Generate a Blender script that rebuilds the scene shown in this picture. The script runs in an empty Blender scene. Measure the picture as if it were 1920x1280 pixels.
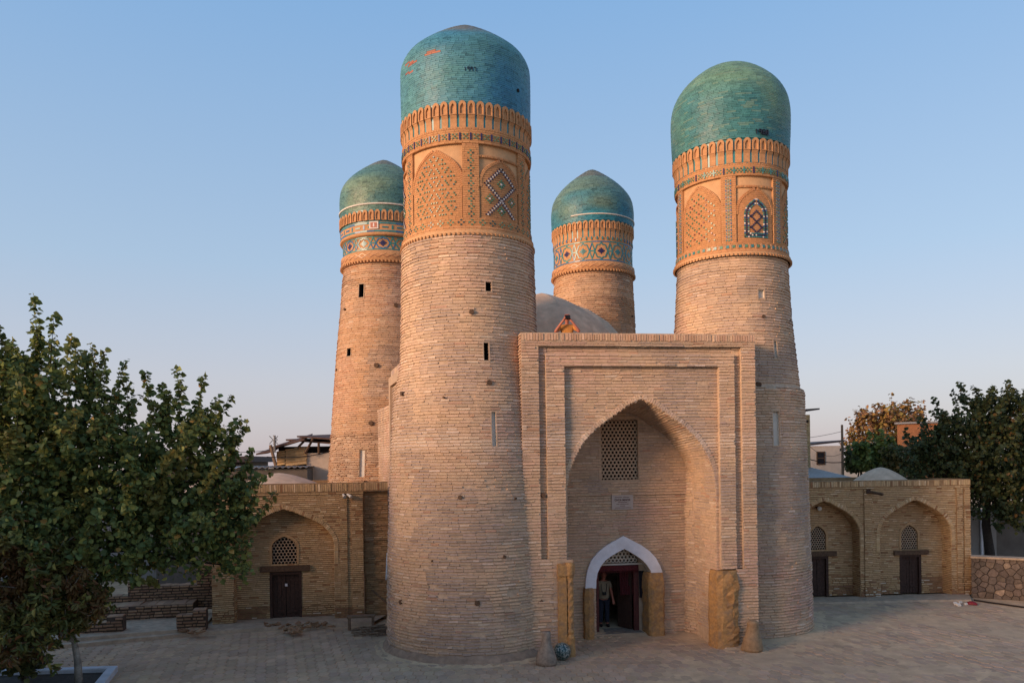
import bpy, math, random
import numpy as np
from mathutils import Vector, Matrix
from mathutils import noise as mnoise

# ------------------------------------------------------------------ camera, sky, sun
F, HX, HY, CAMZ = 1450.0, 960.0, 865.0, 5.4       # focal length and eye level, in pixels of the 1920 px photograph
RHO = math.radians(0.8)
CR, SR = math.cos(RHO), math.sin(RHO)
scene = bpy.context.scene
col = scene.collection
cam_data = bpy.data.cameras.new('camera')
cam = bpy.data.objects.new('camera', cam_data)
col.objects.link(cam)
cam_data.sensor_fit = 'HORIZONTAL'
cam_data.sensor_width = 36.0
cam_data.lens = 36.0 * F / 1920.0
cam_data.shift_y = (HY - 640.0) / 1920.0
cam_data.clip_start = 0.2
cam_data.clip_end = 6000.0
cam.matrix_world = Matrix(((CR, SR, 0, 0), (0, 0, -1, 0), (-SR, CR, 0, CAMZ), (0, 0, 0, 1)))
scene.camera = cam

SUN_AZ = math.radians(35)      # angle of the sun from -X towards -Y (behind the camera, to the left)
SUN_EL = math.radians(13)
to_sun = Vector((-math.cos(SUN_AZ) * math.cos(SUN_EL), -math.sin(SUN_AZ) * math.cos(SUN_EL), math.sin(SUN_EL)))
world = bpy.data.worlds.new('World')
scene.world = world
world.use_nodes = True
wn, wl = world.node_tree.nodes, world.node_tree.links
wn.clear()
sky = wn.new('ShaderNodeTexSky')
sky.sky_type = 'NISHITA'
sky.sun_disc = False
sky.sun_elevation = SUN_EL
sky.sun_rotation = math.atan2(to_sun.x, to_sun.y)
sky.altitude = 200
sky.air_density = 1.0
sky.dust_density = 2.2
sky.ozone_density = 2.0
bg = wn.new('ShaderNodeBackground')
bg.inputs['Strength'].default_value = 0.05
hsv = wn.new('ShaderNodeHueSaturation')
hsv.inputs['Saturation'].default_value = 0.9
wl.new(sky.outputs[0], hsv.inputs['Color'])
wo = wn.new('ShaderNodeOutputWorld')
wl.new(hsv.outputs[0], bg.inputs['Color'])
tc = wn.new('ShaderNodeTexCoord')
sep = wn.new('ShaderNodeSeparateXYZ')
wl.new(tc.outputs['Generated'], sep.inputs[0])
ramp = wn.new('ShaderNodeValToRGB')                # dusk haze: pale lilac at the horizon, clear blue above
wl.new(sep.outputs['Z'], ramp.inputs[0])
cr_ = ramp.color_ramp
SKY = [(0.0, (206, 192, 197)), (0.10, (200, 198, 209)), (0.24, (173, 197, 223)), (0.52, (134, 180, 228)), (1.0, (104, 150, 200))]
for i, (t_, c_) in enumerate(SKY):
    e_ = cr_.elements[i] if i < 2 else cr_.elements.new(t_)
    e_.position = t_
    e_.color = (*[((v / 255 + 0.055) / 1.055) ** 2.4 for v in c_], 1)
bg2 = wn.new('ShaderNodeBackground')
bg2.inputs['Strength'].default_value = 0.80
wl.new(ramp.outputs[0], bg2.inputs['Color'])
addsh = wn.new('ShaderNodeAddShader')
wl.new(bg.outputs[0], addsh.inputs[0]); wl.new(bg2.outputs[0], addsh.inputs[1])
wl.new(addsh.outputs[0], wo.inputs['Surface'])
sun_data = bpy.data.lights.new('sun', 'SUN')
sun_data.energy = 4.8
sun_data.angle = math.radians(18)
sun_data.color = (1.0, 0.65, 0.41)
sun = bpy.data.objects.new('sun', sun_data)
sun.rotation_euler = to_sun.to_track_quat('Z', 'Y').to_euler()
sun.location = (-30, -30, 30)
col.objects.link(sun)
vs = scene.view_settings
vs.view_transform = 'Standard'
vs.look = 'None'
vs.gamma = 1.0
vs.use_curve_mapping = False
vs.exposure = 0.0
scene.cycles.use_denoising = True
scene.cycles.max_bounces = 6
scene.cycles.diffuse_bounces = 3
scene.cycles.glossy_bounces = 3

# ------------------------------------------------------------------ measuring
rng = random.Random(7)
def ray(px, py):
    dx, dy = (px - HX) / F, (HY - py) / F
    return np.array([dx * CR + dy * SR, 1.0, -dx * SR + dy * CR])
CAM = np.array([0.0, 0.0, CAMZ])
def PT(px, py, d):
    return CAM + d * ray(px, py)
def GP(px, py, z=0.0):
    r = ray(px, py)
    return CAM + r * ((z - CAMZ) / r[2])
def PROJ(p):
    d = p[1]
    X, Z = p[0] / d, (p[2] - CAMZ) / d
    dx, dy = X * CR - Z * SR, X * SR + Z * CR
    return HX + dx * F, HY - dy * F
def lerp(a, b, t):
    return a + (b - a) * t
def C(r, g, b):                                    # sRGB 0-255 -> linear
    f = lambda c: c / 12.92 if c <= 0.04045 else ((c + 0.055) / 1.055) ** 2.4
    return np.array([f(r / 255), f(g / 255), f(b / 255)])
def nz(x, y, z, s=1.0):
    return mnoise.noise(Vector((x * s, y * s, z * s)))

class Plane:                                       # an upright plane: u to the right, z up, off towards the viewer
    def __init__(self, ox, oy, ang):
        self.o = np.array([ox, oy, 0.0])
        self.U = np.array([math.cos(ang), math.sin(ang), 0.0])
        self.N = np.array([math.sin(ang), -math.cos(ang), 0.0])
        self.ang = ang
    def pt(self, u, z, off=0.0):
        p = self.o + self.U * u + self.N * off
        return np.array([p[0], p[1], z])
    def uz(self, px, py, off=0.0):
        r = ray(px, py)
        q = self.o + self.N * off
        t = np.dot(q[:2] - CAM[:2], self.N[:2]) / np.dot(r[:2], self.N[:2])
        p = CAM + r * t
        return float(np.dot(p - self.o, self.U)), float(p[2])
    def u(self, px, py=865, off=0.0):
        return self.uz(px, py, off)[0]
    def z(self, px, py, off=0.0):
        return self.uz(px, py, off)[1]

# ------------------------------------------------------------------ materials
MATS = {}
def nodes_of(name):
    m = bpy.data.materials.new(name)
    m.use_nodes = True
    MATS[name] = m
    nt = m.node_tree
    return m, nt.nodes, nt.links, nt.nodes['Principled BSDF']
def nnode(n, typ, **kw):
    x = n.new(typ)
    for k, v in kw.items():
        setattr(x, k, v)
    return x
def material(name, base=None, rough=0.9, source='base', noise_scale=9.0, noise_amt=0.25, bump=0.25, bump_scale=30.0,
             spec=0.3, metal=0.0, blotch=0.0, blotch_col=(0.2, 0.2, 0.2), blotch_scale=0.8, coat=0.0, rough_var=0.0):
    """source: 'base' a plain colour, 'attr' the colour attribute of each piece, 'object' the object colour."""
    m, n, l, p = nodes_of(name)
    if source == 'attr':
        a = nnode(n, 'ShaderNodeAttribute', attribute_name='col'); cs = a.outputs['Color']
    elif source == 'object':
        a = n.new('ShaderNodeObjectInfo'); cs = a.outputs['Color']
    else:
        a = n.new('ShaderNodeRGB'); a.outputs[0].default_value = (*base, 1); cs = a.outputs[0]
    geo = n.new('ShaderNodeNewGeometry')
    nt = nnode(n, 'ShaderNodeTexNoise'); nt.inputs['Scale'].default_value = noise_scale; nt.inputs['Detail'].default_value = 5
    nt.inputs['Roughness'].default_value = 0.65
    l.new(geo.outputs['Position'], nt.inputs['Vector'])
    mr = n.new('ShaderNodeMapRange')
    mr.inputs[1].default_value, mr.inputs[2].default_value = 0.3, 0.7
    mr.inputs[3].default_value, mr.inputs[4].default_value = 1 - noise_amt, 1 + noise_amt
    l.new(nt.outputs[0], mr.inputs[0])
    mx = nnode(n, 'ShaderNodeMix', data_type='RGBA', blend_type='MULTIPLY'); mx.inputs[0].default_value = 1.0
    l.new(cs, mx.inputs[6]); l.new(mr.outputs[0], mx.inputs[7])
    out = mx.outputs[2]
    if blotch > 0:
        nb = nnode(n, 'ShaderNodeTexNoise'); nb.inputs['Scale'].default_value = blotch_scale; nb.inputs['Detail'].default_value = 6
        l.new(geo.outputs['Position'], nb.inputs['Vector'])
        rb = n.new('ShaderNodeMapRange'); rb.inputs[1].default_value, rb.inputs[2].default_value = 0.45, 0.68
        rb.inputs[3].default_value, rb.inputs[4].default_value = 0, blotch
        l.new(nb.outputs[0], rb.inputs[0])
        m2 = nnode(n, 'ShaderNodeMix', data_type='RGBA'); m2.inputs[7].default_value = (*blotch_col, 1)
        l.new(rb.outputs[0], m2.inputs[0]); l.new(out, m2.inputs[6]); out = m2.outputs[2]
    l.new(out, p.inputs['Base Color'])
    p.inputs['Roughness'].default_value = rough
    p.inputs['Specular IOR Level'].default_value = spec
    p.inputs['Metallic'].default_value = metal
    p.inputs['Coat Weight'].default_value = coat
    p.inputs['Coat Roughness'].default_value = 0.15
    if rough_var > 0:
        r2 = n.new('ShaderNodeMapRange'); r2.inputs[1].default_value, r2.inputs[2].default_value = 0.3, 0.7
        r2.inputs[3].default_value, r2.inputs[4].default_value = max(0.05, rough - rough_var), min(1, rough + rough_var)
        l.new(nt.outputs[0], r2.inputs[0]); l.new(r2.outputs[0], p.inputs['Roughness'])
    if bump > 0:
        b = n.new('ShaderNodeBump'); b.inputs['Strength'].default_value = bump; b.inputs['Distance'].default_value = 0.02
        n2 = nnode(n, 'ShaderNodeTexNoise'); n2.inputs['Scale'].default_value = bump_scale; n2.inputs['Detail'].default_value = 4
        l.new(geo.outputs['Position'], n2.inputs['Vector'])
        l.new(n2.outputs[0], b.inputs['Height']); l.new(b.outputs[0], p.inputs['Normal'])
    return m

M = {}
M['brick'] = material('brick_joined', source='attr', rough=0.92, noise_scale=14, noise_amt=0.16, bump=0.2, bump_scale=30, spec=0.15)
M['brick_one'] = material('brick_single', source='object', rough=0.92, noise_scale=14, noise_amt=0.16, bump=0.2, bump_scale=30, spec=0.15)
M['mortar'] = material('mortar', base=C(186, 160, 136), noise_scale=6, noise_amt=0.25, bump=0.5, bump_scale=22, spec=0.1,
                       blotch=0.5, blotch_col=tuple(C(160, 132, 110)), blotch_scale=0.9)
M['mortar_wing'] = material('mortar_wing', base=C(152, 122, 90), noise_scale=6, noise_amt=0.3, bump=0.5, bump_scale=22, spec=0.1,
                            blotch=0.5, blotch_col=tuple(C(112, 88, 64)), blotch_scale=0.9)
M['mortar_orange'] = material('mortar_orange', base=C(180, 134, 94), noise_scale=6, noise_amt=0.15, bump=0.3, bump_scale=22, spec=0.1)
M['orange_plaster'] = material('orange_plaster', base=C(198, 156, 116), noise_scale=4, noise_amt=0.12, bump=0.2, bump_scale=14, spec=0.1)
M['terracotta'] = material('terracotta', base=C(186, 138, 98), noise_scale=10, noise_amt=0.18, bump=0.3, bump_scale=30, spec=0.15)
M['glaze'] = material('glazed_tile', source='attr', rough=0.5, noise_scale=5, noise_amt=0.2, bump=0.05, bump_scale=40, spec=0.35, rough_var=0.1)
M['glaze_base'] = material('glaze_bed', base=C(52, 84, 84), rough=0.7, noise_amt=0.3, spec=0.3)
M['inlay'] = material('inlay_tile', source='attr', rough=0.35, noise_amt=0.15, bump=0.0, spec=0.5)
M['mud'] = material('mud_plaster', base=C(212, 180, 152), noise_scale=3, noise_amt=0.2, bump=0.45, bump_scale=7, spec=0.1,
                    blotch=0.5, blotch_col=tuple(C(186, 158, 136)), blotch_scale=1.2)
M['plaster'] = material('old_plaster', base=C(178, 152, 128), noise_scale=5, noise_amt=0.14, bump=0.25, bump_scale=16, spec=0.1)
M['cream'] = material('cream_plaster', base=C(205, 196, 184), noise_scale=5, noise_amt=0.1, bump=0.15, bump_scale=12, spec=0.1)
M['white'] = material('white_paint', base=C(226, 222, 226), noise_scale=4, noise_amt=0.07, bump=0.2, bump_scale=9, spec=0.3, rough=0.6, blotch=.35, blotch_col=tuple(C(176, 168, 166)), blotch_scale=2.2)
M['yellow'] = material('ochre_stone', base=C(172, 130, 84), noise_scale=14, noise_amt=0.3, bump=0.5, bump_scale=18, spec=0.15,
                       blotch=0.85, blotch_col=tuple(C(138, 112, 88)), blotch_scale=6)
M['wood'] = material('dark_wood', base=C(66, 46, 38), rough=0.7, noise_scale=12, noise_amt=0.35, bump=0.4, bump_scale=40)
M['wood_beam'] = material('weathered_beam', base=C(92, 70, 54), rough=0.85, noise_scale=12, noise_amt=0.35, bump=0.5, bump_scale=40)
M['red_wood'] = material('red_brown_wood', base=C(84, 40, 36), rough=0.6, noise_scale=10, noise_amt=0.3, bump=0.3, bump_scale=40)
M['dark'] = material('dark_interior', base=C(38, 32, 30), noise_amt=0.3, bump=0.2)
M['dark_bed'] = material('dark_bedding', base=C(84, 72, 64), noise_amt=.3, bump=.4)
M['metal'] = material('grey_metal', base=C(120, 118, 116), rough=0.5, noise_amt=0.15, bump=0.05)
M['stone'] = material('grey_stone', base=C(140, 124, 110), noise_scale=9, noise_amt=0.3, bump=0.5, bump_scale=26, blotch=0.4, blotch_col=tuple(C(104, 90, 80)), blotch_scale=5)

# ------------------------------------------------------------------ mesh helpers
ROOTLOC = {}
def link(o, parent=None):
    col.objects.link(o)
    if parent is not None:
        o.parent = parent
        L = ROOTLOC.get(parent.name)
        if L is not None:
            o.matrix_parent_inverse = Matrix.Translation(-Vector(L))
    return o
def tag(o, label=None, cat=None, group=None, kind=None):
    if label: o['label'] = label
    if cat: o['category'] = cat
    if group: o['group'] = group
    if kind: o['kind'] = kind
    return o
def thing(name, label, cat, loc, group=None):
    o = bpy.data.objects.new(name, None)
    o.location = loc
    o.empty_display_size = 0.3
    col.objects.link(o)
    ROOTLOC[o.name] = tuple(loc)
    return tag(o, label, cat, group)
class MB:
    def __init__(self):
        self.v, self.f, self.c = [], [], []
        self.cur = (0.5, 0.5, 0.5)
    def add(self, vs, fs, c=None):
        b = len(self.v)
        self.v.extend([tuple(map(float, p)) for p in vs])
        self.f.extend([tuple(b + i for i in f) for f in fs])
        cc = tuple(self.cur if c is None else c)
        self.c.extend([cc] * len(vs))
    def quad(self, a, b, c_, d, c=None):
        self.add([a, b, c_, d], [(0, 1, 2, 3)], c)
    def hexa(self, p, c=None):                      # 8 points: bottom 4 (ccw), top 4
        self.add(p, [(3, 2, 1, 0), (4, 5, 6, 7), (0, 1, 5, 4), (1, 2, 6, 5), (2, 3, 7, 6), (3, 0, 4, 7)], c)
    def box(self, c0, ex, ey, ez, c=None):          # centre and three half axes
        c0, ex, ey, ez = map(np.asarray, (c0, ex, ey, ez))
        self.hexa([c0 - ex - ey - ez, c0 + ex - ey - ez, c0 + ex + ey - ez, c0 - ex + ey - ez,
                   c0 - ex - ey + ez, c0 + ex - ey + ez, c0 + ex + ey + ez, c0 - ex + ey + ez], c)
    def abox(self, x0, x1, y0, y1, z0, z1, c=None):
        self.hexa([(x0, y0, z0), (x1, y0, z0), (x1, y1, z0), (x0, y1, z0), (x0, y0, z1), (x1, y0, z1), (x1, y1, z1), (x0, y1, z1)], c)
    def pbox(self, pl, u0, u1, z0, z1, o0, o1, c=None):   # box on a Plane
        P = pl.pt
        self.hexa([P(u0, z0, o1), P(u1, z0, o1), P(u1, z0, o0), P(u0, z0, o0), P(u0, z1, o1), P(u1, z1, o1), P(u1, z1, o0), P(u0, z1, o0)], c)
    def tube(self, pts, rad, n=8, cap=True, c=None):
        pts = [np.asarray(p, float) for p in pts]
        k = len(pts)
        rads = rad if hasattr(rad, '__len__') else [rad] * k
        vs, fs = [], []
        ref = None
        for i, p in enumerate(pts):
            t = pts[min(i + 1, k - 1)] - pts[max(i - 1, 0)]
            t = t / (np.linalg.norm(t) + 1e-9)
            if ref is None:
                ref = np.array([1.0, 0, 0]) if abs(t[0]) < 0.8 else np.array([0, 1.0, 0])
            a = np.cross(t, ref); a /= np.linalg.norm(a) + 1e-9
            b = np.cross(t, a)
            ref = np.cross(a, t) if np.linalg.norm(np.cross(a, t)) > 1e-6 else ref
            for j in range(n):
                w = 2 * math.pi * j / n
                vs.append(p + rads[i] * (a * math.cos(w) + b * math.sin(w)))
        for i in range(k - 1):
            for j in range(n):
                fs.append((i * n + j, i * n + (j + 1) % n, (i + 1) * n + (j + 1) % n, (i + 1) * n + j))
        if cap:
            fs.append(tuple(range(n - 1, -1, -1))); fs.append(tuple((k - 1) * n + j for j in range(n)))
        self.add(vs, fs, c)
    def lathe(self, cx, cy, prof, n=48, a0=0.0, a1=2 * math.pi, c=None):   # prof [(r, z)]
        closed = abs(a1 - a0 - 2 * math.pi) < 1e-6
        m = n if closed else n + 1
        vs = [(cx + r * math.sin(a0 + (a1 - a0) * j / n), cy - r * math.cos(a0 + (a1 - a0) * j / n), z) for r, z in prof for j in range(m)]
        fs = []
        for i in range(len(prof) - 1):
            for j in range(n):
                j2 = (j + 1) % m
                fs.append((i * m + j, i * m + j2, (i + 1) * m + j2, (i + 1) * m + j))
        self.add(vs, fs, c)
    def extrude(self, pts, vec, c=None):            # polygon (any winding) extruded by vec, capped
        n = len(pts)
        vec = np.asarray(vec)
        vs = [np.asarray(p) for p in pts] + [np.asarray(p) + vec for p in pts]
        fs = [tuple(range(n)), tuple(range(2 * n - 1, n - 1, -1))] + [(i, i + n, (i + 1) % n + n, (i + 1) % n) for i in range(n)]
        self.add(vs, fs, c)
    def ribbon(self, A, B, vec, c=None, closed=False):   # solid band between two point lists, thickness vec
        vec = np.asarray(vec)
        n = len(A)
        vs = [np.asarray(p) for p in A] + [np.asarray(p) for p in B] + [np.asarray(p) + vec for p in A] + [np.asarray(p) + vec for p in B]
        fs = []
        for i in range(n - 1 if not closed else n):
            j = (i + 1) % n
            fs += [(2 * n + i, 2 * n + j, 3 * n + j, 3 * n + i), (i, n + i, n + j, j), (i, j, 2 * n + j, 2 * n + i), (n + i, 3 * n + i, 3 * n + j, n + j)]
        if not closed:
            fs += [(0, 2 * n, 3 * n, n), (n - 1, 2 * n - 1, 4 * n - 1, 3 * n - 1)]
        self.add(vs, fs, c)
    def mesh(self, name, mat=None, smooth=False, recalc=False):
        me = bpy.data.meshes.new(name)
        me.from_pydata(self.v, [], self.f)
        a = me.attributes.new('col', 'FLOAT_COLOR', 'POINT')
        cc = np.ones((len(self.v), 4), dtype=np.float32)
        if len(self.c): cc[:, :3] = np.array(self.c, dtype=np.float32)
        a.data.foreach_set('color', cc.ravel())
        if mat is not None: me.materials.append(M[mat] if isinstance(mat, str) else mat)
        if smooth: me.shade_smooth()
        if recalc:
            import bmesh
            bm = bmesh.new(); bm.from_mesh(me); bmesh.ops.recalc_face_normals(bm, faces=bm.faces); bm.to_mesh(me); bm.free()
        me.update()
        return me
    def build(self, name, mat, parent=None, kind=None, smooth=False, recalc=False):
        o = bpy.data.objects.new(name, self.mesh(name, mat, smooth, recalc))
        link(o, parent)
        if kind: o['kind'] = kind
        return o

# bricks: centre, half length, half height, outward depth; the unit brick is a slightly tapered block
UNIT = np.array([(-1, -1, 0), (1, -1, 0), (1, 1, 0), (-1, 1, 0), (-.985, -.75, 1), (.985, -.75, 1), (.985, .75, 1), (-.985, .75, 1)], float)
UFACE = np.array([(4, 5, 6, 7), (0, 1, 5, 4), (1, 2, 6, 5), (2, 3, 7, 6), (3, 0, 4, 7)], int)
def unit_brick_mesh(mat):
    me = bpy.data.meshes.new('brick')
    me.from_pydata([tuple(v) for v in UNIT], [], [tuple(map(int, f)) for f in UFACE])
    me.materials.append(M[mat])
    return me
UNIT_MESH = unit_brick_mesh('brick_one')
class Pile:
    def __init__(self, parent, mat='brick', name='brickwork', pick=False, taper=None):
        self.taper = taper
        self.parent, self.mat, self.name, self.pick = parent, mat, name, pick
        self.C, self.X, self.Z, self.O, self.col, self.can = [], [], [], [], [], []
    def add(self, c, ex, ez, eo, colr, can=True):
        self.C.append(c); self.X.append(ex); self.Z.append(ez); self.O.append(eo); self.col.append(colr); self.can.append(can)
    def emit(self, skip=()):
        keep = np.array([i for i in range(len(self.C)) if i not in skip], int)
        if len(keep) == 0: return None
        Cc, X, Z, O = (np.array(a)[keep] for a in (self.C, self.X, self.Z, self.O))
        cl = np.array(self.col)[keep]
        n = len(keep)
        UN = UNIT.copy()
        if self.taper: UN[4:, 1] = np.sign(UN[4:, 1]) * self.taper
        v = Cc[:, None] + UN[None, :, 0:1] * X[:, None] + UN[None, :, 1:2] * Z[:, None] + UN[None, :, 2:3] * O[:, None]
        f = (UFACE[None] + 8 * np.arange(n)[:, None, None]).reshape(-1)
        me = bpy.data.meshes.new(self.name)
        nf = n * 5
        me.vertices.add(n * 8); me.vertices.foreach_set('co', v.ravel())
        me.loops.add(nf * 4); me.loops.foreach_set('vertex_index', f)
        me.polygons.add(nf)
        me.polygons.foreach_set('loop_start', np.arange(nf) * 4)
        me.polygons.foreach_set('loop_total', np.full(nf, 4))
        me.update(calc_edges=True)
        a = me.attributes.new('col', 'FLOAT_COLOR', 'POINT')
        cc = np.ones((n * 8, 4), dtype=np.float32); cc[:, :3] = np.repeat(cl, 8, axis=0)
        a.data.foreach_set('color', cc.ravel())
        me.materials.append(M[self.mat])
        me.shade_flat()
        o = bpy.data.objects.new(self.name, me)
        link(o, self.parent); o['kind'] = 'stuff'
        return o
def emit_things(piles, limit=300, name='brick'):
    cand = []
    for pi, p in enumerate(piles):
        if not p.pick: continue
        for i in range(len(p.C)):
            if not p.can[i]: continue
            c, x, z, o = p.C[i], p.X[i], p.Z[i], p.O[i]
            q = c + o
            px, py = PROJ(q)
            if not (10 < px < 1910 and 5 < py < 1275): continue
            view = CAM - q
            nrm = np.cross(x, z); area = np.linalg.norm(nrm); nn = nrm / (area + 1e-12)
            if np.dot(nn, o) < 0: nn = -nn
            cs = np.dot(nn, view) / np.linalg.norm(view)
            if cs < 0.25: continue
            cand.append((area * cs / q[1] ** 2, pi, i))
    cand.sort(reverse=True)
    used = {}
    for _, pi, i in cand[:limit]:
        p = piles[pi]
        used.setdefault(pi, set()).add(i)
        x, z, o_, c = p.X[i], p.Z[i], p.O[i], p.C[i]
        ob = bpy.data.objects.new(name, UNIT_MESH)
        link(ob, p.parent)
        ob.matrix_basis = Matrix(((x[0], z[0], o_[0], c[0]), (x[1], z[1], o_[1], c[1]), (x[2], z[2], o_[2], c[2]), (0, 0, 0, 1)))
        ob.color = (*map(float, p.col[i]), 1)
    for pi, p in enumerate(piles):
        p.emit(used.get(pi, ()))

def lay(pile, surf, z0, z1, ch, intervals, upm=lambda z: 1.0, L=0.30, gap=0.005, proud=0.02, back=0.02, jit=0.006, vj=0.004, colf=None,
        skip=0.0, lvar=0.25, bed=0.03, can=True, tilt=0.0, mortar=None, du=None, reveal=0.0):
    """courses of bricks on surf(u, z, off); intervals(z) gives the stretches of u that hold brick; mortar (an MB) takes the bed behind them."""
    n = max(1, int(round((z1 - z0) / ch)))
    ch = (z1 - z0) / n
    for k in range(n):
        za, zb = z0 + k * ch, z0 + (k + 1) * ch
        zc = 0.5 * (za + zb)
        k1 = upm(zc)
        cj = rng.uniform(-jit, jit)
        for a, b in intervals(zc):
            if b - a < 0.02 * k1: continue
            if mortar is not None:
                m = max(1, int(math.ceil((b - a) / (du or 1e9))))
                us = [a + (b - a) * i / m for i in range(m + 1)]
                for i in range(m):
                    mortar.quad(surf(us[i], za, 0), surf(us[i + 1], za, 0), surf(us[i + 1], zb, 0), surf(us[i], zb, 0))
                if reveal > 0:
                    mortar.quad(surf(a, za, 0), surf(a, zb, 0), surf(a, zb, -reveal), surf(a, za, -reveal))
                    mortar.quad(surf(b, za, 0), surf(b, za, -reveal), surf(b, zb, -reveal), surf(b, zb, 0))
            u = a - rng.random() * L * k1
            while u < b:
                l = L * (1 + rng.uniform(-lvar, lvar)) * (0.55 if rng.random() < 0.12 else 1)
                ua, ub = max(a, u), min(b, u + (l - gap) * k1)
                u += l * k1
                if ub - ua < 0.045 * k1 or rng.random() < skip: continue
                um = 0.5 * (ua + ub)
                dz = rng.uniform(-vj, vj)
                p0, p1 = surf(ua, zc + dz, 0), surf(ub, zc + dz + rng.uniform(-vj, vj), 0)
                h = (ch - bed) * 0.5 * rng.uniform(0.9, 1.08)
                up = surf(um, zc + 0.01, 0) - surf(um, zc - 0.01, 0)
                up = up / np.linalg.norm(up)
                eo = surf(um, zc, 1.0) - surf(um, zc, 0.0)
                pr = max(0.003, proud + cj * 0.8 + rng.uniform(-jit, jit) * 0.55)
                if tilt: eo = eo + up * rng.gauss(0, tilt) + (p1 - p0) / np.linalg.norm(p1 - p0) * rng.gauss(0, tilt)
                cpt = 0.5 * (p0 + p1)
                cl = colf(cpt, um, zc) if colf else (0.4, 0.3, 0.2)
                pile.add(cpt - eo * back, (p1 - p0) * 0.5, up * h, eo * (pr + back), cl, can)
ARCH_T = [0, .17, .36, .52, .675, .83, .94, 1.0]
ARCH_W = [1, .97, .88, .77, .594, .344, .165, 0.0]
def arch_half(z, w, zs, za):
    if z <= zs: return w
    if z >= za: return 0.0
    return w * float(np.interp((z - zs) / (za - zs), ARCH_T, ARCH_W))
def arch_line(w, zs, za, zbase, n=40):              # right half, from the foot of the jamb to the apex: (half width, z)
    pts = [(w, zbase), (w, zs)] + [(w * ww, zs + (za - zs) * t) for t, ww in list(zip(ARCH_T, ARCH_W))[1:]]
    P = np.array(pts); seg = np.r_[0, np.cumsum(np.linalg.norm(np.diff(P, axis=0), axis=1))]
    return P, seg

# ------------------------------------------------------------------ brick colours
def jitter(c, s=0.1):
    k = 1 + rng.uniform(-s, s)
    return np.clip(np.asarray(c) * k * np.array([1 + rng.uniform(-.03, .03), 1, 1 + rng.uniform(-.05, .05)]), 0.01, 0.95)
K_TAN, K_PINK, K_GREY, K_PALE, K_RED = C(200, 168, 140), C(196, 160, 140), C(170, 148, 134), C(220, 198, 178), C(180, 132, 106)
def tan_brick(p, u, z):
    a = nz(p[0] + 3, p[1], p[2], 0.42); b = nz(p[0], p[1] + 9, p[2], 1.3); w = nz(p[0], p[1], p[2] + 5, 2.6)
    c = K_TAN
    if a + 0.5 * b > 0.12: c = lerp(c, K_PINK, min(1, (a + .5 * b - .12) * 3))
    if a - 0.6 * b < -0.14: c = lerp(c, K_GREY, min(1, (-.14 - a + .6 * b) * 3.2))
    st = nz(p[0] * 1.3, p[1] * 1.3, p[2] * .22 + 4, 1.0)       # long water streaks
    if st > .22: c = lerp(c, K_GREY * .92, min(.8, (st - .22) * 3))
    bnd = nz(2, 5, p[2] * 1.1 + .3 * a, 1.0)                    # repair bands
    if bnd > .25: c = lerp(c, K_PALE, min(.45, (bnd - .25) * 2))
    r = rng.random()
    if r < 0.03: c = lerp(c, K_RED, 0.6)
    elif r < 0.08: c = lerp(c, K_PALE, 0.5)
    elif r < 0.13: c = c * 0.82
    return jitter(c * (1 + 0.14 * w), 0.055)
def warm_brick(p, u, z):
    c = tan_brick(p, u, z)
    px, py = PROJ(p)
    if p[0] < -2 and 480 < py < 745 and px > 690 + (690 - py) * .26 + 6 * nz(p[0], p[1], p[2], 3): return c * np.array([.8, .73, .70])   # greyer strip right of a slanting line
    return c * np.array([.86, .70, .57])
K_ORG, K_ORG2 = C(192, 142, 100), C(182, 127, 87)
def orange_brick(p, u, z):
    a = nz(p[0], p[1], p[2], 0.9)
    return jitter(lerp(K_ORG, K_ORG2, min(1, max(0, .5 + a))), 0.09)
K_WIN, K_WIN2, K_WIN3 = C(194, 162, 122), C(178, 144, 108), C(212, 184, 148)
def wing_brick(p, u, z):
    a = nz(p[0], p[1], p[2], 0.5)
    c = lerp(K_WIN, K_WIN2, min(1, max(0, .5 + 1.2 * a)))
    r = rng.random()
    if r < 0.1: c = lerp(c, K_WIN3, .8)
    elif r < 0.16: c = lerp(c, C(132, 84, 58), .7)
    return jitter(c, 0.13)

# ------------------------------------------------------------------ towers
class Tower:
    def __init__(self, x, y, prof):
        self.x, self.y = x, y
        self.pz = [p[0] for p in prof]; self.pr = [p[1] for p in prof]
    def r(self, z):
        return float(np.interp(z, self.pz, self.pr))
    def surf(self, th, z, off=0.0):
        r = self.r(z) + off
        return np.array([self.x + r * math.sin(th), self.y - r * math.cos(th), z])
    def hit(self, px, py, rad=None):
        q = ray(px, py)
        z = 9.0
        for _ in range(12):
            r = rad if rad else self.r(z)
            A = q[0] ** 2 + q[1] ** 2; B = -2 * (q[0] * self.x + q[1] * self.y); D = self.x ** 2 + self.y ** 2 - r * r
            disc = max(0.0, B * B - 4 * A * D)
            t = (-B - math.sqrt(disc)) / (2 * A)
            z = CAMZ + q[2] * t
        p = CAM + q * t
        return math.atan2(p[0] - self.x, -(p[1] - self.y)), z
def cyl(T, r):                                      # a mapping onto an upright cylinder about the tower's axis
    def f(th, z, off=0.0):
        return np.array([T.x + (r + off) * math.sin(th), T.y - (r + off) * math.cos(th), z])
    return f
def cutter(base, holes):
    def f(z):
        iv = [base] if not callable(base) else base(z)
        for (a, b, z0, z1) in holes:
            if z0 < z < z1:
                out = []
                for (p, q) in iv:
                    if b <= p or a >= q: out.append((p, q)); continue
                    if a > p: out.append((p, a))
                    if b < q: out.append((b, q))
                iv = out
        return iv
    return f

root = thing('gatehouse', 'brick gatehouse with four tapering domed towers around a tall pointed-arch portal', 'monument', (3.5, 27.0, 0.0))
PILES = []
def new_pile(parent, mat='brick', name='brickwork', pick=False, taper=None):
    p = Pile(parent, mat, name, pick, taper); PILES.append(p); return p

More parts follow.
